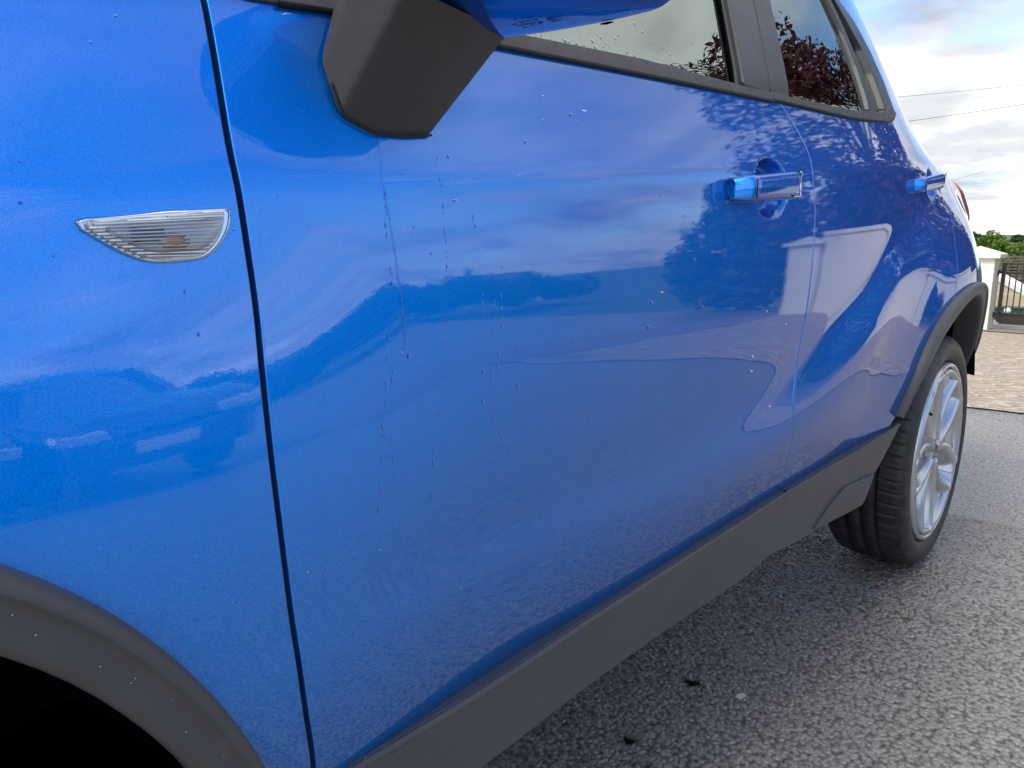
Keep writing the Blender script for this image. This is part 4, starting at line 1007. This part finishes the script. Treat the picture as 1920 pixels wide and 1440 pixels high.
wall('boundary_wall', (11.2, -1.88), (11.3, -.9), .22, 1.02, 1.02, M_WHITEP, 'lower white painted wall section stepping down beside the taller wall', M_WHITEP, .07)
wall('boundary_wall', (12.15, 2.03), (12.15, 9), .2, .45, .45, M_WHITEP, 'low white wall running on behind the parked car', M_WHITEP)
# gate
gate = empty('metal_gate', (12.3, 1.53, -.3)); tag(gate, 'black metal bar gate with solid kick panel hung on the cream pillar', 'gate')
M_IRON = simple('black_iron', (.035, .032, .028), .5, .3, .5, 0, .3, 40)
def gb_(name, lo, hi): return box(name, (lo[0] - 12.3, lo[1] - 1.53, lo[2] + .3), (hi[0] - 12.3, hi[1] - 1.53, hi[2] + .3), M_IRON, gate)
gb_('hinge_post', (12.28, 1.485, -.22), (12.32, 1.53, .585))
gb_('rail', (12.285, -1.2, .56), (12.315, 1.50, .585)); gb_('rail', (12.285, -1.2, .445), (12.315, 1.50, .465))
gb_('bottom_rail', (12.28, -1.2, -.112), (12.32, 1.50, -.09)); gb_('kick_panel', (12.292, -1.2, -.22), (12.308, 1.485, -.112)); gb_('bottom_rail', (12.28, -1.2, -.245), (12.32, 1.50, -.22))
for k in range(34):
    y = 1.43 - .073 * k; gb_('bar', (12.293, y - .007, -.09), (12.307, y + .007, .56 if k % 2 else .60))
for z in (.44, -.13):
    gb_('hinge', (12.27, 1.53, z), (12.31, 1.60, z + .035)); gb_('hinge', (12.262, 1.555, z - .03), (12.292, 1.578, z + .05))

# beyond the gate: ramp wall, low brown roof, yard things
wall('ramp_wall', (31.5, 6.2), (28.5, 2.9), .3, .42, -1.02, simple('beige_render', (.52, .42, .32), .85, 0, .3, 0, .2, 1.5), 'beige rendered ramp wall with sloping white coping beyond the gate', M_WHITEP, .16)
sh = empty('low_shed', (36, 3, -2.2)); tag(sh, 'low shed with a brown sheeted roof beyond the ramp wall', 'shed')
M_ROOF = simple('brown_roof_sheet', (.13, .10, .09), .8, 0, .3, 0, .3, 3)
box('shed_wall', (-.5, -6, 0), (3, 5, 1.35), simple('brown_board', (.15, .11, .09), .85, 0, .3, 0, .3, 3), sh)
for k in range(9):
    z = 1.32 + k * .115; x = -1.1 + k * .30
    box('roof_sheet', (x, -6.3, z), (x + .36, 5.3, z + .05), M_ROOF, sh)
bin_m = simple('dark_green_plastic', (.03, .045, .05), .5)
def crate(name, x, y, w, h, d, label, cat, m):
    e = empty(name, (x, y, float(gz(x, y)) - .02)); tag(e, label, cat)
    box('body', (-d / 2, -w / 2, 0), (d / 2, w / 2, h), m, e, .02); box('lid', (-d / 2 - .02, -w / 2 - .02, h + .002), (d / 2 + .02, w / 2 + .02, h + .05), m, e, .01)
    return e
g0 = float(gz(20, 2.6))
M_STONE = simple('pale_stone', (.48, .40, .28), .85, 0, .3, 0, .3, 2)
for (x, z, t_) in ((24, -.62, .10), (26.5, -.80, .12), (22, -.86, .10)):
    b = box('terrace_step', (x, -3, -1.6), (x + .35, x * .14 + .9, z), M_STONE); tag(b, {24: 'middle pale stone garden terrace edge beyond the gate', 26.5: 'furthest pale stone garden terrace edge beyond the gate', 22: 'nearest pale stone garden terrace edge beyond the gate'}[x], 'terrace edge', 'stone terrace edges')
crate('storage_box', 20, 2.83, .24, .70, .3, 'small dark storage box just right of the gate pillar in the yard', 'box', bin_m)
crate('storage_box', 20, 2.50, .42, .72, .3, 'wider dark storage box behind the gate bars in the yard', 'box', bin_m)
# white globe garden lamp
gl = empty('garden_lamp', (19.4, 2.50, float(gz(19.4, 2.5)))); tag(gl, 'small white globe garden lamp in front of the dark boxes', 'lamp')
zl = -.66 - gl.location.z
tube('post', [(0, 0, 0), (0, 0, zl - .05)], .02, M_IRON, gl)
V = [[(.07 * math.sin(p) * math.cos(t), .07 * math.sin(p) * math.sin(t), zl + .07 * math.cos(p)) for t in np.linspace(0, 2 * math.pi, 17)] for p in np.linspace(0.01, math.pi, 10)]
grid_mesh('globe', V, simple('white_globe', (.8, .8, .78), .3), gl)
# overhead cables
M_CABLE = simple('grey_cable', (.10, .10, .11), .7)
for (y0, z0, y1, z1, s, lb) in [(9.0, 4.86, 2.0, 5.28, .25, 'middle overhead cable crossing the bright cloud'), (9.0, 5.78, 2.0, 5.66, .12, 'highest and faintest overhead cable crossing the sky'), (9.0, 2.0, 2.0, 4.0, .06, 'lowest overhead cable rising from behind the car')]:
    t = np.linspace(-.6, 1.8, 40); pts = [(30, y0 + (y1 - y0) * q, z0 + (z1 - z0) * q - s * 4 * q * (1 - q) * .25) for q in t]
    tag(tube('overhead_cable', pts, .004 + s * .018, M_CABLE, None, 6), lb, 'cable', 'overhead cables')

# ================================================================== TREES
def leaves_obj(name, centers, radii, n, size, m, parent, seed):
    r = np.random.default_rng(seed); k = r.integers(0, len(centers), n)
    C_ = np.array(centers)[k]; Rd = np.array(radii)[k]
    d = r.normal(size=(n, 3)); d /= np.linalg.norm(d, axis=1)[:, None]; rr = r.uniform(.35, 1.0, n) ** .5
    p = C_ + d * (Rd * rr)[:, None] * np.array([1, 1, .8])
    nn = d + r.normal(size=(n, 3)) * .7 + [0, 0, .5]; nn /= np.linalg.norm(nn, axis=1)[:, None]
    a = np.cross(nn, r.normal(size=(n, 3))); a /= np.linalg.norm(a, axis=1)[:, None]; b = np.cross(nn, a)
    s = size * r.uniform(.6, 1.4, n)[:, None]
    V = np.stack([p - a * s, p - b * s * .5 + nn * s * .1, p + a * s, p + b * s * .5 + nn * s * .1], 1).reshape(-1, 3)
    me = bpy.data.meshes.new(name); me.vertices.add(4 * n); me.vertices.foreach_set('co', V.ravel())
    me.loops.add(4 * n); me.loops.foreach_set('vertex_index', np.arange(4 * n, dtype=np.int32)); me.polygons.add(n)
    me.polygons.foreach_set('loop_start', np.arange(0, 4 * n, 4, dtype=np.int32)); me.polygons.foreach_set('loop_total', np.full(n, 4, np.int32)); me.update()
    return link(name, me, m, parent)
def tree(name, x, y, h, w, m, n, size, label, cat, group, seed, base=.25, clumps=26):
    r = np.random.default_rng(seed); z0 = float(gz(x, y)) - .1
    e = empty(name, (x, y, z0)); tag(e, label, cat, group)
    cs, rs = [], []
    for i in range(clumps):
        f = r.uniform(0, 1); zc = h * (base + (1 - base) * (.08 + .84 * f)); prof = math.sin(math.pi * (.18 + .74 * f)) ** .8
        a = r.uniform(0, 2 * math.pi); q = w / 2 * prof * r.uniform(.35, .85)
        cs.append((q * math.cos(a), q * math.sin(a), zc)); rs.append(w * r.uniform(.10, .20))
    leaves_obj('crown', cs, rs, n, size, m, e, seed + 1)
    Vt = []
    tr_ = tube('trunk', [(0, 0, 0), (.02 * h * .2, 0, h * .25), (0, .01 * h, h * .5), (0, 0, h * .8)], [.035 * h * .5, .028 * h * .5, .018 * h * .5, .004 * h], M_BARK, e, 10)
    for c in cs[::2]:
        c = np.array(c); s = np.array([0, 0, max(h * base * .8, c[2] * .55)])
        tube('branch', [s, (s + c) / 2 + [0, 0, .05 * h], c], [.012 * h * .5, .007 * h * .5, .002 * h], M_BARK, e, 6)
    return e
tree('copper_beech', 13.8, -2.9, 9.5, 7.4, M_LRED, 26000, .085, 'copper beech with dark red leaves behind the white wall, mirrored in the rear window', 'tree', 'trees by the wall', 11, .14, 44)
tree('garden_tree', 17.5, -3.4, 5.2, 5.6, M_LDRK, 14000, .09, 'dark green bushy tree behind the white wall to the rear', 'tree', 'trees by the wall', 12, .1, 34)
tree('garden_tree', 14.6, -6.2, 3.4, 3.4, M_LDRK, 16000, .07, 'narrow dark green tree left of the copper beech', 'tree', 'trees by the wall', 13, .0, 46)
# trees on the horizon
FT = [(150, 33.5, 10.6, 10, 0), (158, 29.6, 10.7, 8.5, 1), (148, 25.2, 10.9, 9, 0), (165, 24.0, 11.2, 9, 1), (170, 38, 10.8, 11, 1), (175, 31.5, 10.2, 9, 1), (140, 19, 10.5, 10, 0), (150, 11, 10.4, 11, 0), (160, 1, 10.6, 12, 1), (150, -10, 10.5, 12, 0), (150, -24, 10.4, 13, 1)]
FT = [(x, y, h * 1.055, w, k) for x, y, h, w, k in FT]
lbs = ['light green round tree on the horizon just above the pillar cap', 'darker green tree between two lighter ones above the pillar', 'bright green spreading tree above the gate', 'blue green tree at the right edge behind the bright one', 'dark tree mostly hidden by the tail of the car', 'dull green tree at the back of the row on the horizon', 'light green tree beyond the gate outside the right edge', 'wide light green tree further right beyond the yard', 'dark spreading tree further right again', 'wide green tree past the white wall', 'last dark tree of the row on that side']
for i, (x, y, h, w, k) in enumerate(FT):
    tree('distant_tree', x, y, h, w, (M_LGRN, M_LDRK)[k], 5200, .34, lbs[i], 'tree', 'trees along the horizon', 30 + i, .02, 30)

# the side behind the camera, seen only mirrored in the paint: hedge, houses, a far wood
hedge_n = 26000
cs = [(x, -19 + .5 * math.sin(x), .35 + .25 * math.sin(x * 1.7)) for x in np.arange(-22, 26, .7)]
tag(leaves_obj('hedge', cs, [.75] * len(cs), hedge_n, .10, M_LDRK, None, 71), 'clipped dark hedge across the road, mirrored low in the doors', 'hedge')
def house(x, y, w, d, h, rh, label, wm, rm, ry=0):
    e = empty('house', (x, y, float(gz(x, y)) - .4)); e.rotation_euler.z = ry; tag(e, label, 'house', 'houses across the road')
    box('wall', (-w / 2, -d / 2, 0), (w / 2, d / 2, h), wm, e)
    prism('roof', [(-d / 2 - .3, h + .01), (d / 2 + .3, h + .01), (0, h + rh)], -w / 2 - .3, w / 2 + .3, rm, e, 0, 'X')
    box('chimney', (-w * .3, -.3, h + rh * .5), (-w * .3 + .7, .3, h + rh + .9), wm, e)
    for k in range(3): box('window', (-w * .35 + k * w * .28, d / 2, 1.1), (-w * .35 + k * w * .28 + 1.2, d / 2 + .03, 2.2), M_SEAL, e)
M_HW = simple('pale_render', (.55, .52, .47), .85); M_SL = simple('slate_roof', (.10, .10, .12), .6)
house(19, -52, 12, 7, 2.9, 2.4, 'pale bungalow with slate roof across the road', M_HW, M_SL, .1)
house(-2, -40, 14, 8, 3.0, 2.6, 'second pale bungalow further along the road', M_HW, M_SL, -.1)
house(62, -60, 10, 7, 2.9, 2.4, 'far bungalow at the end of the road', M_HW, M_SL, .4)
for i in range(16):
    x = -60 + i * 9 + 3 * math.sin(i * 2.2); y = -62 - 8 * math.cos(i * 1.3)
    tree('field_tree', x, y, 3.6 + .6 * math.sin(i * 3), 11, (M_LDRK, M_LGRN)[i % 2], 2200, .35, 'rounded field tree in the far hedgerow across the road', 'tree', 'far hedgerow trees across the road', 90 + i, .05, 18)

# two parked cars facing this one, seen only mirrored in the wing and door
M_C1 = simple('dark_blue_car_paint', (.012, .03, .09), .25, .5, .5, 1); M_C2 = simple('graphite_car_paint', (.03, .032, .036), .25, .5, .5, 1)
def lot_car(x, y, m, label):
    e = empty('parked_car', (x, y, 0)); tag(e, label, 'car', 'cars parked opposite')
    # nose towards +Y; stations along the length: (y, half width, bonnet/roof height)
    st = [(2.05, .62, .62), (1.98, .78, .74), (1.6, .84, .84), (.95, .87, .94), (.35, .86, 1.30), (-.1, .84, 1.42), (-1.1, .83, 1.42), (-1.8, .80, 1.15), (-2.05, .72, .90)]
    V = []
    for yy, hw, z in st:
        lo = .30
        V.append([(-hw, yy, lo), (-hw * 1.03, yy, .55), (-hw, yy, min(z, .86)), (-hw * (.80 if z > 1 else .88), yy, z - .03), (-hw * .5, yy, z + .01), (0, yy, z + .025), (hw * .5, yy, z + .01), (hw * (.80 if z > 1 else .88), yy, z - .03), (hw, yy, min(z, .86)), (hw * 1.03, yy, .55), (hw, yy, lo)])
    b = grid_mesh('body', V, m, e, flip=True)
    box('front_grille', (-.72, 1.86, .30), (.72, 2.04, .60), m, e, .05)
    hm = simple('headlamp_glass', (.8, .82, .85), .1, .6)
    for s in (-1, 1):
        box('headlight', (s * .62 - .17, 1.97, .60), (s * .62 + .17, 2.08, .70), hm, e, .02)
        for yy in (1.3, -1.25):
            V = [[(s * (.86 - q), yy + r_ * math.cos(t), .32 + r_ * math.sin(t)) for t in np.linspace(0, 2 * math.pi, 25)] for q, r_ in ((.0, .0), (.0, .2), (-.02, .22), (-.01, .31), (.05, .32), (.2, .32))]
            grid_mesh('wheel', V, M_TYRE, e)
    box('number_plate', (-.26, 2.045, .42), (.26, 2.06, .53), M_WHITEP, e)
    V = [[(sx * .66, .90, .955), (sx * .60, .38, 1.30)] for sx in np.linspace(-1, 1, 7)]
    grid_mesh('windscreen', V, M_SEAL, e)
    return e
lot_car(.9, -6.4, M_C1, 'dark blue car parked opposite, mirrored in the front wing')
lot_car(2.75, -6.5, M_C2, 'graphite car parked opposite, mirrored in the front door')
